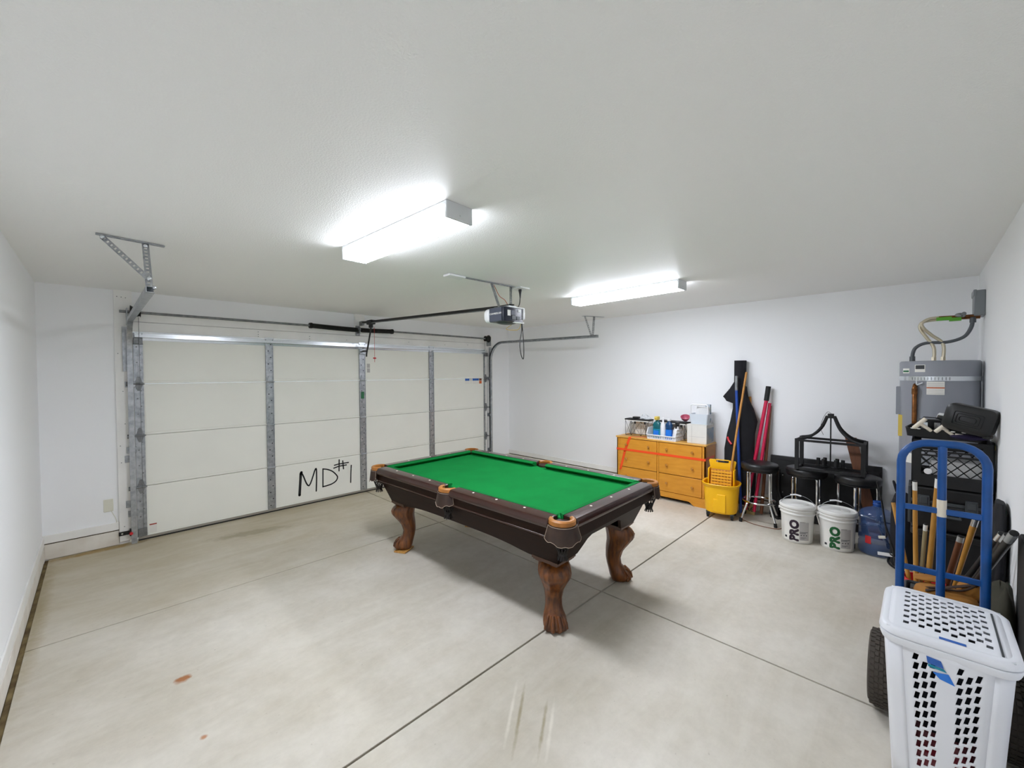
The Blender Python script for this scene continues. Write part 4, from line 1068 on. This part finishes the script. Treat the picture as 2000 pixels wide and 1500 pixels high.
for f in (f1, f2): MB().tube(f, .0125, 10).cyl(V(*f[0])-V(0,0,.012), V(*f[0])+V(0,0,.03), .017, 6).build('flex_connector', 'flex', t)
for z, x in ((2.146, 5.62), (2.16, 5.60)): MB().tube([hp(-5.755, z, x), hp(-5.93, z-.004, x), hp(-5.995, z-.006, x)], .011, 10).build('copper_stub', 'copper', t)
MB().obox(hp(-5.79, 2.146, 5.605), (.045, 0, 0), (0, .018, 0), (0, 0, .014)).obox(hp(-5.855, 2.135, 5.60), (.035, 0, 0), (0, .014, 0), (0, 0, .014)).build('green_tape', 'greent', t)
MB().cyl(hp(-5.90, 2.16, 5.58), hp(-5.90, 2.17, 5.50), .014, 10).ell(hp(-5.88, 2.165, 5.56), (.03, .012, .018)).build('shutoff_valve', 'galvd', t)
cd = smooth_path([hp(-5.601,1.785), hp(-5.604,1.858), hp(-5.626,1.912), hp(-5.689,1.945), hp(-5.812,1.946), hp(-5.905,1.983), hp(-5.945,2.056), hp(-5.955,2.13)], 6)
MB().tube(cd, .013, 12).cyl(V(*cd[0]), V(*cd[0])+V(0, 0, .045), .019, 8).cyl(V(*cd[-1])-V(0, 0, .03), V(*cd[-1])+V(0, 0, .02), .019, 8).build('conduit', 'greyd', t)
t = thing('disconnect_box', 'grey electrical disconnect box on the wall above the water heater', 'electrical box', (5.66, -6.02, 2.255))
B(-.10, .10, 0, .062, -.105, .105).build('enclosure', 'boxgrey', t, bevel=.006)
B(-.104, .104, .05, .068, .06, .11).build('hinged_cover', 'boxgrey', t, bevel=.004)
MB().box(.10, .125, .03, .05, -.01, .05).build('pull_handle', 'boxgrey', t, bevel=.003)

# ------------------------------------------------------------------ stack in front of the heater (local x along the wall, y to the wall)
CX, CY = 4.86, -5.812
t = thing('storage_tote', 'black storage tote at the bottom of the stack under the tool case', 'tote', (CX, CY, 0), WR)
shell(MB(), .32, .32, .37, .37, .50, .006, .03).build('body', 'blackm', t)
MB().prism(rrect(.395, .395, .03), .50, .545).build('lid', 'black', t, bevel=.008)
t = thing('tool_case', 'black hard tool case with latches beneath the milk crate', 'tool case', (CX-.03, CY+.0, .546), WR)
B(-.20, .20, -.15, .15, .0, .20).build('lower_shell', 'black', t, bevel=.03, seg=4)
B(-.20, .20, -.15, .15, .205, .325).build('upper_shell', 'black', t, bevel=.03, seg=4)
B(-.196, .196, -.148, .148, .19, .215).build('seam_band', 'dkgrey', t, bevel=.004)
for x in (-.13, .10): MB().box(x-.03, x+.03, -.162, -.145, .15, .25).box(x-.02, x+.02, -.17, -.158, .19, .24).build('latch', 'dkgrey', t, bevel=.004)
MB().tube([(-.07, -.15, .12), (-.07, -.185, .12), (.05, -.185, .12), (.05, -.15, .12)], .010, 8).build('carry_handle', 'dkgrey', t)
mb = MB()
for i in range(6): mb.box(-.212, -.195, -.14+.045*i, -.115+.045*i, .03, .30)
mb.build('side_rib', 'dkgrey', t, bevel=.003)
t = thing('milk_crate', 'black milk crate with diamond mesh sides on the tool case', 'crate', (CX-.02, CY, .872), WR)
cw, chh = .19, .33
def crate_side(mb, a, b, nrm):
    a, b = Vector(a), Vector(b); d_ = (b-a); ln = d_.length; u = d_.normalized()
    for z0, z1 in ((0, .085), (.215, .227), (.245, .257), (.272, .284), (.298, .33)): mb.obox((a+b)/2+V(0,0,(z0+z1)/2), u*ln/2, V(*nrm)*.005, V(0,0,(z1-z0)/2))
    for e in (a+u*.022, b-u*.022): mb.obox(e+V(0,0,.165), u*.022, V(*nrm)*.006, V(0,0,.165))
    n = 5; w_ = ln-.08; st_ = w_/n
    for i in range(-2, n+1):
        for sg in (1, -1):
            x0, z0, x1, z1 = .04+st_*i, .085, .04+st_*(i+2), .215
            if sg < 0: z0, z1 = z1, z0
            if x0 < .04: f = (.04-x0)/(x1-x0); z0 += (z1-z0)*f; x0 = .04
            if x1 > ln-.04: f = (ln-.04-x0)/(x1-x0); z1 = z0+(z1-z0)*f; x1 = ln-.04
            if x1-x0 > .005: mb.bar(a+u*x0+V(0,0,z0), a+u*x1+V(0,0,z1), .006, .007, nrm)
for nm, a, b, nr in (('crate_wall', (-cw,-cw,0), (cw,-cw,0), (0,1,0)), ('crate_wall', (-cw,cw,0), (cw,cw,0), (0,1,0)), ('crate_wall', (-cw,-cw,0), (-cw,cw,0), (1,0,0)), ('crate_wall', (cw,-cw,0), (cw,cw,0), (1,0,0))):
    mb = MB(); crate_side(mb, a, b, nr); mb.build(nm, 'blackm', t)
B(-cw, cw, -cw, cw, 0, .008).build('crate_floor', 'blackm', t)
o = MB().box(-.10, .155, -.16, .13, .012, .185).build('paper_stack', 'paper', bevel=.004); o.location = (CX-.02, CY, .872); o.rotation_euler = (0, 0, WR)
tag(o, 'white folded papers seen through the mesh of the milk crate', 'papers')
o = MB().lathe([(0,-.004),(.018,-.003),(.021,.004),(0,.006)], 18).xf(Matrix.Rotation(R(90), 4, 'X')).build('white_disc', 'white'); o.location = (CX-.02-.203, CY+.112, .98); o.rotation_euler = (0, 0, WR)
tag(o, 'round white tag hooked on the front mesh of the milk crate', 'tag')
# tray with parts
TT = 1.203
t = thing('parts_tray', 'shallow black tray of loose hardware on top of the milk crate', 'tray', (CX-.06, CY+.03, TT+.012), WR, rot=(0, R(2.0), WR-.10))
shell(MB(), .36, .28, .38, .30, .06, .004, .015).build('tray', 'blackm', t)
MB().tube([(x, y, .062) for x, y in rrect(.38, .30, .015)], .0035, 6, closed=True).build('tray_rim', 'black', t)
for i, (x, y) in enumerate(((-.15,-.155),(-.12,-.156),(.05,-.155),(.10,-.156))): MB().ell((x, y, .06), (.012, .005, .005)).build('chipped_edge', 'label', t)
MB().obox((.11, -.152, .04), (.05, 0, -.004), (0, .004, 0), (0, 0, .006)).build('edge_strip', 'pvc', t)
def tee(loc, rot, label):
    r_ = thing('plastic_tee', label, 'fitting', loc, 0, 'cream plastic tees in the tray', rot=rot)
    MB().tube([(-.048, 0, 0), (-.044, 0, 0), (.044, 0, 0), (.048, 0, 0)], [.011, .0135, .0135, .011], 12).build('cross_bar', 'pvc', r_)
    MB().tube([(0, 0, 0), (0, 0, -.075), (0, 0, -.08)], [.0115, .0115, .008], 12).build('stem', 'pvc', r_)
tee((4.66, -5.655, TT+.115), (R(0), R(-50), WR+.0), 'cream plastic tee in front of the black gadget in the tray')
tee((4.655, -5.765, TT+.095), (R(0), R(-48), WR+.0), 'cream plastic tee next to the moulded black case in the tray')
t = thing('black_gadget', 'small black boxy gadget with silver plates standing in the tray', 'gadget', (4.80, -5.705, TT+.038), WR+.2)
B(-.055, .055, -.05, .05, 0, .10).build('body', 'black', t, bevel=.008)
for x, w_ in ((-.036, .016), (.030, .016)): MB().box(x-w_, x+w_, -.054, -.049, .02, .08).build('silver_plate', 'bright', t)
MB().tube([(-.05, -.04, .10), (-.04, -.045, .118), (.04, -.045, .114), (.055, -.04, .10)], .004, 6).build('handle', 'black', t)
o = MB().box(-.055, .055, -.05, .05, 0, .012).box(-.05, .05, -.045, .045, .012, .02).build('paper_pad', 'paper', bevel=.002); o.location = (4.92, -5.80, TT+.142); o.rotation_euler = (R(-18), R(10), WR)
tag(o, 'white paper pad lying behind the black gadget', 'paper pad')
o = MB().box(-.06, .06, -.06, .06, 0, .10).build('black_carton', 'blackm', bevel=.004); o.location = (4.92, -5.80, TT+.036); o.rotation_euler = (0, 0, WR); tag(o, 'black carton under the white paper pad in the tray', 'carton')
t = thing('molded_case', 'moulded black carrying case tilted on top of the stack by the wall', 'case', (4.60, -5.895, TT+.165), 0, rot=(R(0), R(13), WR-.35))
pl = rrect(.245, .185, .04, 5)
MB().loft([[(x*s_, y, z*s_) for x, z in pl] for s_, y in ((.86,-.045),(.98,-.035),(1,-.02),(1,.02),(.98,.035),(.86,.045))]).build('shell', 'black', t, smooth=40)
for k, (w_, h_) in enumerate(((.14, .09), (.11, .062), (.08, .035))):
    MB().tube([(x, -.047-.001*k, z) for x, z in rrect(w_, h_, .012)], .003, 5, closed=True).build('molded_ridge', 'blackm', t)
MB().box(-.125, -.098, -.02, .02, -.0, .05).build('latch', 'dkgrey', t, bevel=.004)
MB().box(.085, .12, -.03, .03, -.10, -.075).build('foot', 'black', t, bevel=.006)
o = MB().ell((0,0,0), (.10, .07, .022)).build('purple_cloth', mat('purple_cloth', '1c1236', .9)); o.location = (4.67, -5.895, TT+.038); o.rotation_euler = (0, R(0), WR)
tag(o, 'dark purple cloth squeezed under the moulded black case', 'cloth')
t = thing('olive_strap', 'olive strap with a yellow buckle hanging beside the milk crate', 'strap', (4.80, -6.006, .90), WR)
MB().loft([[(.0+.0, -.03, z), (.012, -.03, z), (.012, .03, z), (0, .03, z)] for z in (-.05, .1, .22, .30)]).build('webbing', 'olive', t)
MB().box(-.004, .014, -.034, .034, .25, .285).build('buckle', 'labely', t, bevel=.003)

# ------------------------------------------------------------------ cues, sacks, pouch in front of the stack
t = thing('red_bucket', 'red plastic bucket on the floor holding pool cues', 'bucket', (4.33, -5.685, 0))
MB().lathe([(0,0),(.075,0),(.08,.01),(.097,.28),(.103,.283),(.103,.30),(.094,.30),(.09,.28),(.073,.012),(0,.012)], 32).build('tub', 'redp', t, smooth=50)
def cue(p, q, r0, r1, label, m='cue', tip='gum', grp='pool cues leaning behind the hand truck'):
    r_ = thing('pool_cue', label, 'pool cue', (0, 0, 0), 0, grp)
    p, q = Vector(p), Vector(q); n = (q-p).normalized(); ln = (q-p).length
    MB().tube([p, p+n*ln*.94], [r0, r1], 12).build('shaft', m, r_)
    MB().tube([p+n*ln*.94, q], [r1*1.02, r1*1.02], 12).build('ferrule', tip, r_)
    MB().tube([q, q+n*.006, q+n*.010], [r1, r1*.9, r1*.4], 10).build('tip', 'blackm', r_)
cue((4.28,-5.655,.014), (4.25,-5.637,.965), .014, .0115, 'honey coloured cue with a white ferrule standing tallest, between the outer rails', 'cue', 'label')
cue((4.33,-5.69,.014), (4.16,-5.74,1.02), .017, .0125, 'thick honey coloured cue passing behind the white taped rail', 'cue', 'label')
cue((4.36,-5.66,.014), (4.22,-5.69,.70), .012, .0105, 'short grey-brown cue with a white ferrule', 'cueb', 'label')
cue((4.31,-5.66,.014), (4.40,-5.530,.77), .013, .011, 'tan cue leaning away toward the water jug', 'cue', 'pine')
for a, b, r0, r1, m, tip, lab in (
    ((4.375,-5.774,.012),(4.27,-5.905,.775),.006,.016,'cue','bright','pale tapered cue butt with a silver joint cap'),
    ((4.456,-5.753,.02),(4.38,-5.852,.62),.018,.017,'brown','gum','brown cue butt with a dull grey collar behind the pale one'),
    ((4.48,-5.754,.016),(3.95,-5.982,.793),.014,.0165,'black','bright','black cue butt with a silver ring, lowest of the three black ones'),
    ((4.39,-5.776,.016),(3.75,-5.982,.843),.013,.014,'black','gum','black cue butt with a clear ribbed cap between the other two black ones'),
    ((4.44,-5.797,.018),(3.42,-5.970,.94),.016,.0165,'black','gum','black cue butt reaching out farthest past the hand truck, closest to the wall')):
    cue(a, b, r0, r1, lab, m, tip, 'cue butts leaning toward the wall')
t = thing('dark_bin', 'dark grey plastic bin under the tan tool pouch', 'bin', (3.98, -5.775, 0), WR)
shell(MB(), .29, .26, .34, .31, .335, .005, .03).build('body', 'dkgrey', t)
MB().tube([(x, y, .335) for x, y in rrect(.345, .315, .03)], .008, 6, closed=True).build('rim', 'dkgrey', t)
B(-.15, .15, -.14, .14, .31, .328).build('lid_board', 'dkgrey', t)
t = thing('tool_pouch', 'tan suede tool pouch with dark brown straps lying on the dark bin', 'tool pouch', (3.93, -5.79, .346), WR)
def pillow(mb, c, r, rot=None, e=.6):
    n, m = 20, 8; vs = []
    for i in range(m+1):
        th = math.pi*i/m
        for j in range(n):
            w_ = 2*math.pi*j/n
            p = V(r[0]*math.copysign(abs(math.sin(th))**.7, 1)*math.copysign(abs(math.cos(w_))**e, math.cos(w_)), r[1]*abs(math.sin(th))**.7*math.copysign(abs(math.sin(w_))**e, math.sin(w_)), -r[2]*math.cos(th))
            if rot: p = rot @ p
            vs.append(Vector(c)+p)
    return mb.add(vs, [(i*n+j, i*n+(j+1) % n, (i+1)*n+(j+1) % n, (i+1)*n+j) for i in range(m) for j in range(n)])
pillow(MB(), (-.02, -.05, .045), (.13, .09, .045)).build('main_pocket', 'suede', t, smooth=60)
pillow(MB(), (.09, .02, .085), (.065, .06, .05)).build('side_pocket', 'suede', t, smooth=60)
pillow(MB(), (-.09, .03, .10), (.06, .05, .012), Matrix.Rotation(R(-8), 3, 'Y')).build('pocket_flap', 'suede', t, smooth=60)
MB().tube(smooth_path([(-.16, -.02, .03), (-.06, -.10, .10), (.04, -.08, .11), (.10, -.02, .15), (.06, .06, .15), (-.04, .05, .13)], 5), .006, 6).loft([[(x, y-.018, z), (x, y+.018, z), (x, y+.018, z+.004), (x, y-.018, z+.004)] for x, y, z in ((-.10, -.12, .075), (-.02, -.07, .10), (.06, -.03, .125), (.13, .02, .145))]).build('strap', 'strap', t)
t = thing('canvas_sack', 'dark olive canvas sack slumped on the floor against the wall', 'sack', (3.66, -5.958, 0), WR)
secs = []
for z, sx_, sy_, ox in ((0,.045,.20,.0),(.05,.052,.22,.0),(.2,.052,.22,.0),(.38,.05,.21,.0),(.50,.045,.18,.0),(.57,.035,.12,.005),(.60,.015,.06,.008)):
    secs.append([(ox+sx_*math.cos(2*math.pi*j/24)*(1+.07*math.sin(4*2*math.pi*j/24+z*9)), sy_*math.sin(2*math.pi*j/24)*(1+.08*math.sin(5*2*math.pi*j/24+z*14)), z+.02*math.sin(3*2*math.pi*j/24)*(1 if z > .1 else 0)) for j in range(24)])
MB().loft(secs).build('sack_body', 'olive', t, smooth=60)
t = thing('draped_jacket', 'black jacket draped over a pile against the wall past the hand truck', 'jacket', (4.14, -5.99, 0), WR)
secs = []
for z, sx_, sy_ in ((0.0,.02,.11),(.25,.024,.12),(.55,.024,.13),(.75,.026,.13),(.87,.026,.12),(.93,.018,.08)):
    secs.append([(sx_*math.cos(2*math.pi*j/24)*(1+.06*math.sin(6*2*math.pi*j/24+z*5)), sy_*math.sin(2*math.pi*j/24)*(1+.10*math.sin(4*2*math.pi*j/24+z*8)), z) for j in range(24)])
MB().loft(secs).build('cloth_body', 'blackf', t, smooth=60)
# white strip and black cord by the jug
t = thing('folding_stand', 'folded black stand with white plastic tips between the water jug and the hand truck', 'stand', (0, 0, 0))
MB().tube(smooth_path([(5.12,-5.405,.76), (5.12,-5.435,.60), (5.11,-5.462,.40), (5.10,-5.470,.32), (5.11,-5.455,.30), (5.14,-5.43,.305)], 5), .0065, 8).tube([(5.11,-5.462,.40), (5.06,-5.51,.24), (5.0,-5.545,.008)], .007, 8).tube([(5.08,-5.49,.18), (5.03,-5.53,.17)], .006, 8).build('legs', 'black', t)
MB().obox((5.095,-5.442,.30), (0,-.022,.005), (.010,0,0), (0,.002,.009)).build('plastic_tip', 'ivory', t)
MB().obox((5.075,-5.462,.168), (0,-.045,.004), (.006,0,0), (0,.001,.012)).build('plastic_tip', 'white', t)
o = MB().tube(smooth_path([(5.20,-5.60,.012),(5.24,-5.53,.010),(5.35,-5.475,.009),(5.50,-5.475,.009),(5.62,-5.53,.009),(5.60,-5.60,.010),(5.45,-5.63,.010)], 6), .008, 8).build('cable_loop', 'rubber'); tag(o, 'black cable looped on the floor between the jug and the hand truck', 'cable')

# ------------------------------------------------------------------ hand truck
t = thing('hand_truck', 'blue steel hand truck with a looped handle and pneumatic tyres', 'hand truck', (3.33, -5.737, 0), WR)
hb, tr_ = .1435, .0175
path = [(-hb, 0, .06), (-hb, 0, 1.24)]+[(-hb+.10-.10*math.cos(R(a)), 0, 1.24+.10*math.sin(R(a))) for a in range(15, 91, 15)]
path += [(hb-.10+.10*math.sin(R(a)), 0, 1.24+.10*math.cos(R(a))) for a in range(0, 91, 15)]+[(hb, 0, .06)]
MB().tube(path, tr_, 14).build('frame_loop', 'blue', t)
MB().tube([(0, 0, .06), (0, -.0, 1.26), (0, -.006, 1.30), (0, .004, 1.335)], .0165, 14).build('center_rail', 'blue', t)
MB().tube([(0, 0, .985), (0, 0, 1.068)], .0178, 14).build('paper_sleeve', 'pvc', t, label='cream paper sleeve')
for z in (.31, .70, 1.01): B(-hb, hb, -.008, .008, z-.0135, z+.0135).build('cross_bar', 'blue', t, bevel=.003)
MB().box(-.17, .17, -.01, .20, .03, .04).box(-.17, .17, -.012, .0, .03, .16).build('toe_plate', 'blue', t, bevel=.003)
MB().cyl((-.20, -.10, .183), (.21, -.10, .183), .009, 10).build('axle', 'galvd', t)
for x in (-hb, hb): MB().bar((x, -.01, .34), (x, -.11, .20), .03, .006, (1,0,0)).bar((x, -.01, .09), (x, -.10, .183), .03, .006, (1,0,0)).build('axle_bracket', 'blue', t)
for x in (-.205, .215):
    wh = MB().tube([(x-.045, -.10, .183), (x-.045, -.10, .183)], .001, 3) if False else None
    prof = [(.10,-.030),(.140,-.044),(.162,-.043),(.174,-.030),(.178,-.012),(.178,.012),(.174,.030),(.162,.043),(.140,.044),(.10,.030)]
    tm_ = MB().lathe(prof, 48).xf(Matrix.Translation((x, -.10, .183)) @ Matrix.Rotation(R(90), 4, 'Y'))
    w_ = tm_.build('wheel', 'tyre', t, smooth=50, label='black pneumatic tyre')
    tb = MB()
    for k in range(40):
        a = 2*math.pi*k/40
        for off, ww in ((-.027, .0095), (-.009, .007), (.009, .007), (.027, .0095)):
            aa = a+(math.pi/40 if abs(off) > .02 else 0); rr = .1785 if abs(off) < .02 else .1755
            tb.obox((x+off, -.10+rr*math.cos(aa), .183+rr*math.sin(aa)), (ww, 0, 0), (0, -.010*math.sin(aa), .010*math.cos(aa)), (0, .0032*math.cos(aa), .0032*math.sin(aa)))
    o = tb.build('tread_block', 'tyre', w_); o['kind'] = 'stuff'
    MB().lathe([(0,-.034),(.03,-.034),(.04,-.02),(.08,-.016),(.102,-.03),(.102,.03),(.08,.016),(.04,.02),(.03,.034),(0,.034)], 28).xf(Matrix.Translation((x, -.10, .183)) @ Matrix.Rotation(R(90), 4, 'Y')).build('hub', 'dkgrey', w_)

# ------------------------------------------------------------------ laundry hamper (open mesh of diamond holes, lid on top)
HXc, HYc, HH = 2.825, -5.737, .70
t = thing('laundry_hamper', 'white plastic laundry hamper with diamond holes and a hinged lid', 'hamper', (HXc, HYc, 0), WR)
# local: x along -Y world (width), y along +X world (away from the camera wall end)
def perforated(fn, nu, nv, holes, th_dir, th):
    """grid surface fn(i/nu,j/nv) with diamond holes punched in the cells in 'holes'"""
    vs, fs = [], []
    for j in range(nv+1):
        for i in range(nu+1): vs.append(fn(i/nu, j/nv))
    nb_ = len(vs)
    for j in range(nv):
        for i in range(nu):
            a, b, c, d_ = j*(nu+1)+i, j*(nu+1)+i+1, (j+1)*(nu+1)+i+1, (j+1)*(nu+1)+i
            if (i, j) in holes:
                k = holes[(i, j)]
                pts = []
                for (du, dv) in k: pts.append(fn((i+du)/nu, (j+dv)/nv))
                o_ = len(vs); vs += pts
                q = [a, b, c, d_]
                for e in range(4): fs.append((q[e], q[(e+1) % 4], o_+(e+1) % 4, o_+e))
            else: fs.append((a, b, c, d_))
    return MB().add(vs, fs)
diamond = ((.08, .26), (.66, .08), (.92, .74), (.34, .92))
def skew(u):
    x = u*10
    if x <= 1: return 0
    if x <= 4: return (x-1)*.014
    if x <= 6: return .042*(6-x)/2
    return (x-6)*.014 if x <= 9 else .042*(10-x)
def wall_fn(w0, w1, d0, d1, z0, z1, side):
    def fn(u, v):
        w_, d_ = (w0+(w1-w0)*v)/2, (d0+(d1-d0)*v)/2; z = z0+(z1-z0)*v
        bulge = .012*math.sin(math.pi*u)
        if side in 'fb': z += skew(u)*min(1, v*9, (1-v)*9)
        if side == 'f': return (-w_+.05+(2*w_-.10)*u, -d_-bulge, z)
        if side == 'b': return (w_-.05-(2*w_-.10)*u, d_+bulge, z)
        if side == 'l': return (-w_-bulge, d_-.05-(2*d_-.10)*u, z)
        return (w_+bulge, -d_+.05+(2*d_-.10)*u, z)
    return fn
w0, w1, d0, d1, zt_ = .27, .335, .365, .44, .66
hol = {}
for i0 in (1, 6):
    for j in range(2, 16):
        for i in range(i0, i0+3):
            if j >= 15 and i != (i0 if i0 == 1 else i0): continue
            hol[(i, j)] = diamond
for sd_ in ('f', 'b', 'l', 'r'):
    mb = perforated(wall_fn(w0, w1, d0, d1, .008, zt_, sd_), 10, 17, hol if sd_ in 'fb' else {}, None, 0)
    o = mb.build('side_wall', 'hamper', t, smooth=40)
    m_ = o.modifiers.new('solid', 'SOLIDIFY'); m_.thickness = .003; m_.offset = 0
mb = MB()
for sx_, sy_, a0 in ((1,1,0),(-1,1,90),(-1,-1,180),(1,-1,270)):
    secs = []
    for i in range(7):
        a = R(a0+15*i); row = []
        for v in (0, .25, .5, .75, 1):
            w_, d_ = (w0+(w1-w0)*v)/2, (d0+(d1-d0)*v)/2
            row.append((sx_*(w_-.05)+.05*math.cos(a), sy_*(d_-.05)+.05*math.sin(a), .008+(zt_-.008)*v))
        secs.append(row)
    m2 = MB(); m2.loft(secs, caps=False, closed=False); mb.add(m2.v, m2.f)
o = mb.build('corner_wall', 'hamper', t, smooth=60); m_ = o.modifiers.new('solid', 'SOLIDIFY'); m_.thickness = .003; m_.offset = 0
MB().prism(rrect(w0-.004, d0-.004, .05), .0, .01).build('base', 'hamper', t)
MB().loft([[(x, y, z) for x, y in rrect(w_, d_, .06, 6)] for w_, d_, z in ((w1-.004,d1-.004,zt_-.03),(w1+.02,d1+.02,zt_-.025),(w1+.032,d1+.032,zt_-.005),(w1+.03,d1+.03,zt_+.004),(w1-.004,d1-.004,zt_+.004),(w1-.006,d1-.006,zt_-.03))], caps=False).build('rim', 'hamper', t, smooth=50)
# lid: domed plate with its own diamond mesh
lw1, ld1 = .365, .462
def lid_fn(u, v):
    x, y = -lw1/2+.02+(lw1-.04)*u, -ld1/2+.02+(ld1-.04)*v
    return (x, y, zt_+.034+.010*math.sin(math.pi*u)*math.sin(math.pi*v))
NU, NV = 15, 16
hol = {}
for i in range(11):
    for j in range(2 if i % 2 == 0 else 3, 15, 2): hol[(i+2, j)] = ((.08, .04), (.84, .04), (.92, .96), (.16, .96))
lid = perforated(lid_fn, NU, NV, hol, None, 0).build('lid', 'hamper', t, smooth=40)
m_ = lid.modifiers.new('solid', 'SOLIDIFY'); m_.thickness = .004; m_.offset = -1
MB().loft([[(x, y, z) for x, y in rrect(w_, d_, r_, 6)] for w_, d_, r_, z in ((lw1-.05,ld1-.05,.05,zt_+.034),(lw1-.02,ld1-.02,.06,zt_+.036),(lw1,ld1,.07,zt_+.028),(lw1+.008,ld1+.008,.07,zt_+.010),(lw1+.002,ld1+.002,.07,zt_+.005),(lw1-.02,ld1-.02,.06,zt_+.022),(lw1-.05,ld1-.05,.05,zt_+.030))], caps=False).build('lid_edge', 'hamper', lid, smooth=50)
B(lw1/2-.050, lw1/2-.044, -ld1/2+.04, ld1/2-.06, zt_+.033, zt_+.0385).build('hinge_slot', 'dkgrey', lid)
MB().obox((.015, -ld1/2+.036, zt_+.0362), (.034, .0, 0), (0, .008, 0), (0, 0, .0007)).build('raised_lettering_sticker', 'labelblue', lid)
def wall_pt(x, z):
    v = (z-.008)/(zt_-.008); w_, d_ = (w0+(w1-w0)*v)/2, (d0+(d1-d0)*v)/2; u = (x+w_-.05)/(2*w_-.10)
    return V(x, -d_-.012*math.sin(math.pi*u)-.0026, z)
for pts, m in (([(-.052,.628),(-.014,.625),(-.006,.60),(-.048,.602)], 'labelblue'), ([(-.048,.600),(-.006,.598),(.002,.588),(-.046,.590)], 'teal'), ([(-.034,.574),(.006,.584),(.022,.548),(-.016,.556)], 'bluel')):
    q = [wall_pt(x, z) for x, z in pts]
    MB().loft([q, [p+V(0, .0006, 0) for p in q]]).build('torn_sticker', m, t, smooth=0)
for nm, m, c, r_, lab in (('dark_laundry', 'dkcl', (0, 0, .45), (.135, .19, .205), 'dark clothes filling the upper part of the laundry hamper'), ('red_laundry', 'redcl', (-.01, -.01, .15), (.118, .172, .135), 'red and pink clothes low inside the laundry hamper')):
    o = pillow(MB(), c, r_, e=.8).build(nm, m, smooth=60); o.location = (HXc, HYc, 0); o.rotation_euler = (0, 0, WR); tag(o, lab, 'clothes')
o = MB().tube(smooth_path([(5.72,-4.19,.006), (5.66,-4.25,.005), (5.60,-4.36,.005), (5.585,-4.50,.005), (5.62,-4.60,.005), (5.78,-4.64,.005)], 6), .004, 6).build('thin_cable', 'brown')
tag(o, 'thin brown cable curving over the floor under the nearest bar stool', 'cable')
o = MB().prism([(2.99, 0), (3.58, 0), (3.54, .90), (3.48, .93), (3.10, .80), (3.02, .72)], -6.018, -5.994, 'y').build('shade_sheet', 'blackm', bevel=.006, seg=3)  # added flat black sheet, stands in for the shaded dark area of the near wall
tag(o, 'thin black sheet added for the dark shade on the wall past the laundry hamper', 'sheet')
t = thing('duffel_bag', 'slumped black duffel bag on the floor between the water jug and the heater', 'bag', (5.36, -5.56, 0))
MB().loft([[(sx_*math.cos(2*math.pi*j/24)*(1+.06*math.sin(5*2*math.pi*j/24+z*9)), sx_*math.sin(2*math.pi*j/24)*(1+.06*math.sin(4*2*math.pi*j/24+z*14)), z) for j in range(24)] for z, sx_ in ((0,.06),(.03,.075),(.2,.08),(.4,.078),(.55,.07),(.63,.05),(.65,.02))]).build('bag_body', 'blackf', t, smooth=60)
MB().tube(smooth_path([(-.04, .03, .62), (-.05, .05, .70), (-.02, .06, .74), (.02, .05, .70), (.03, .03, .62)], 4), .008, 6).build('carry_strap', 'blackf', t)
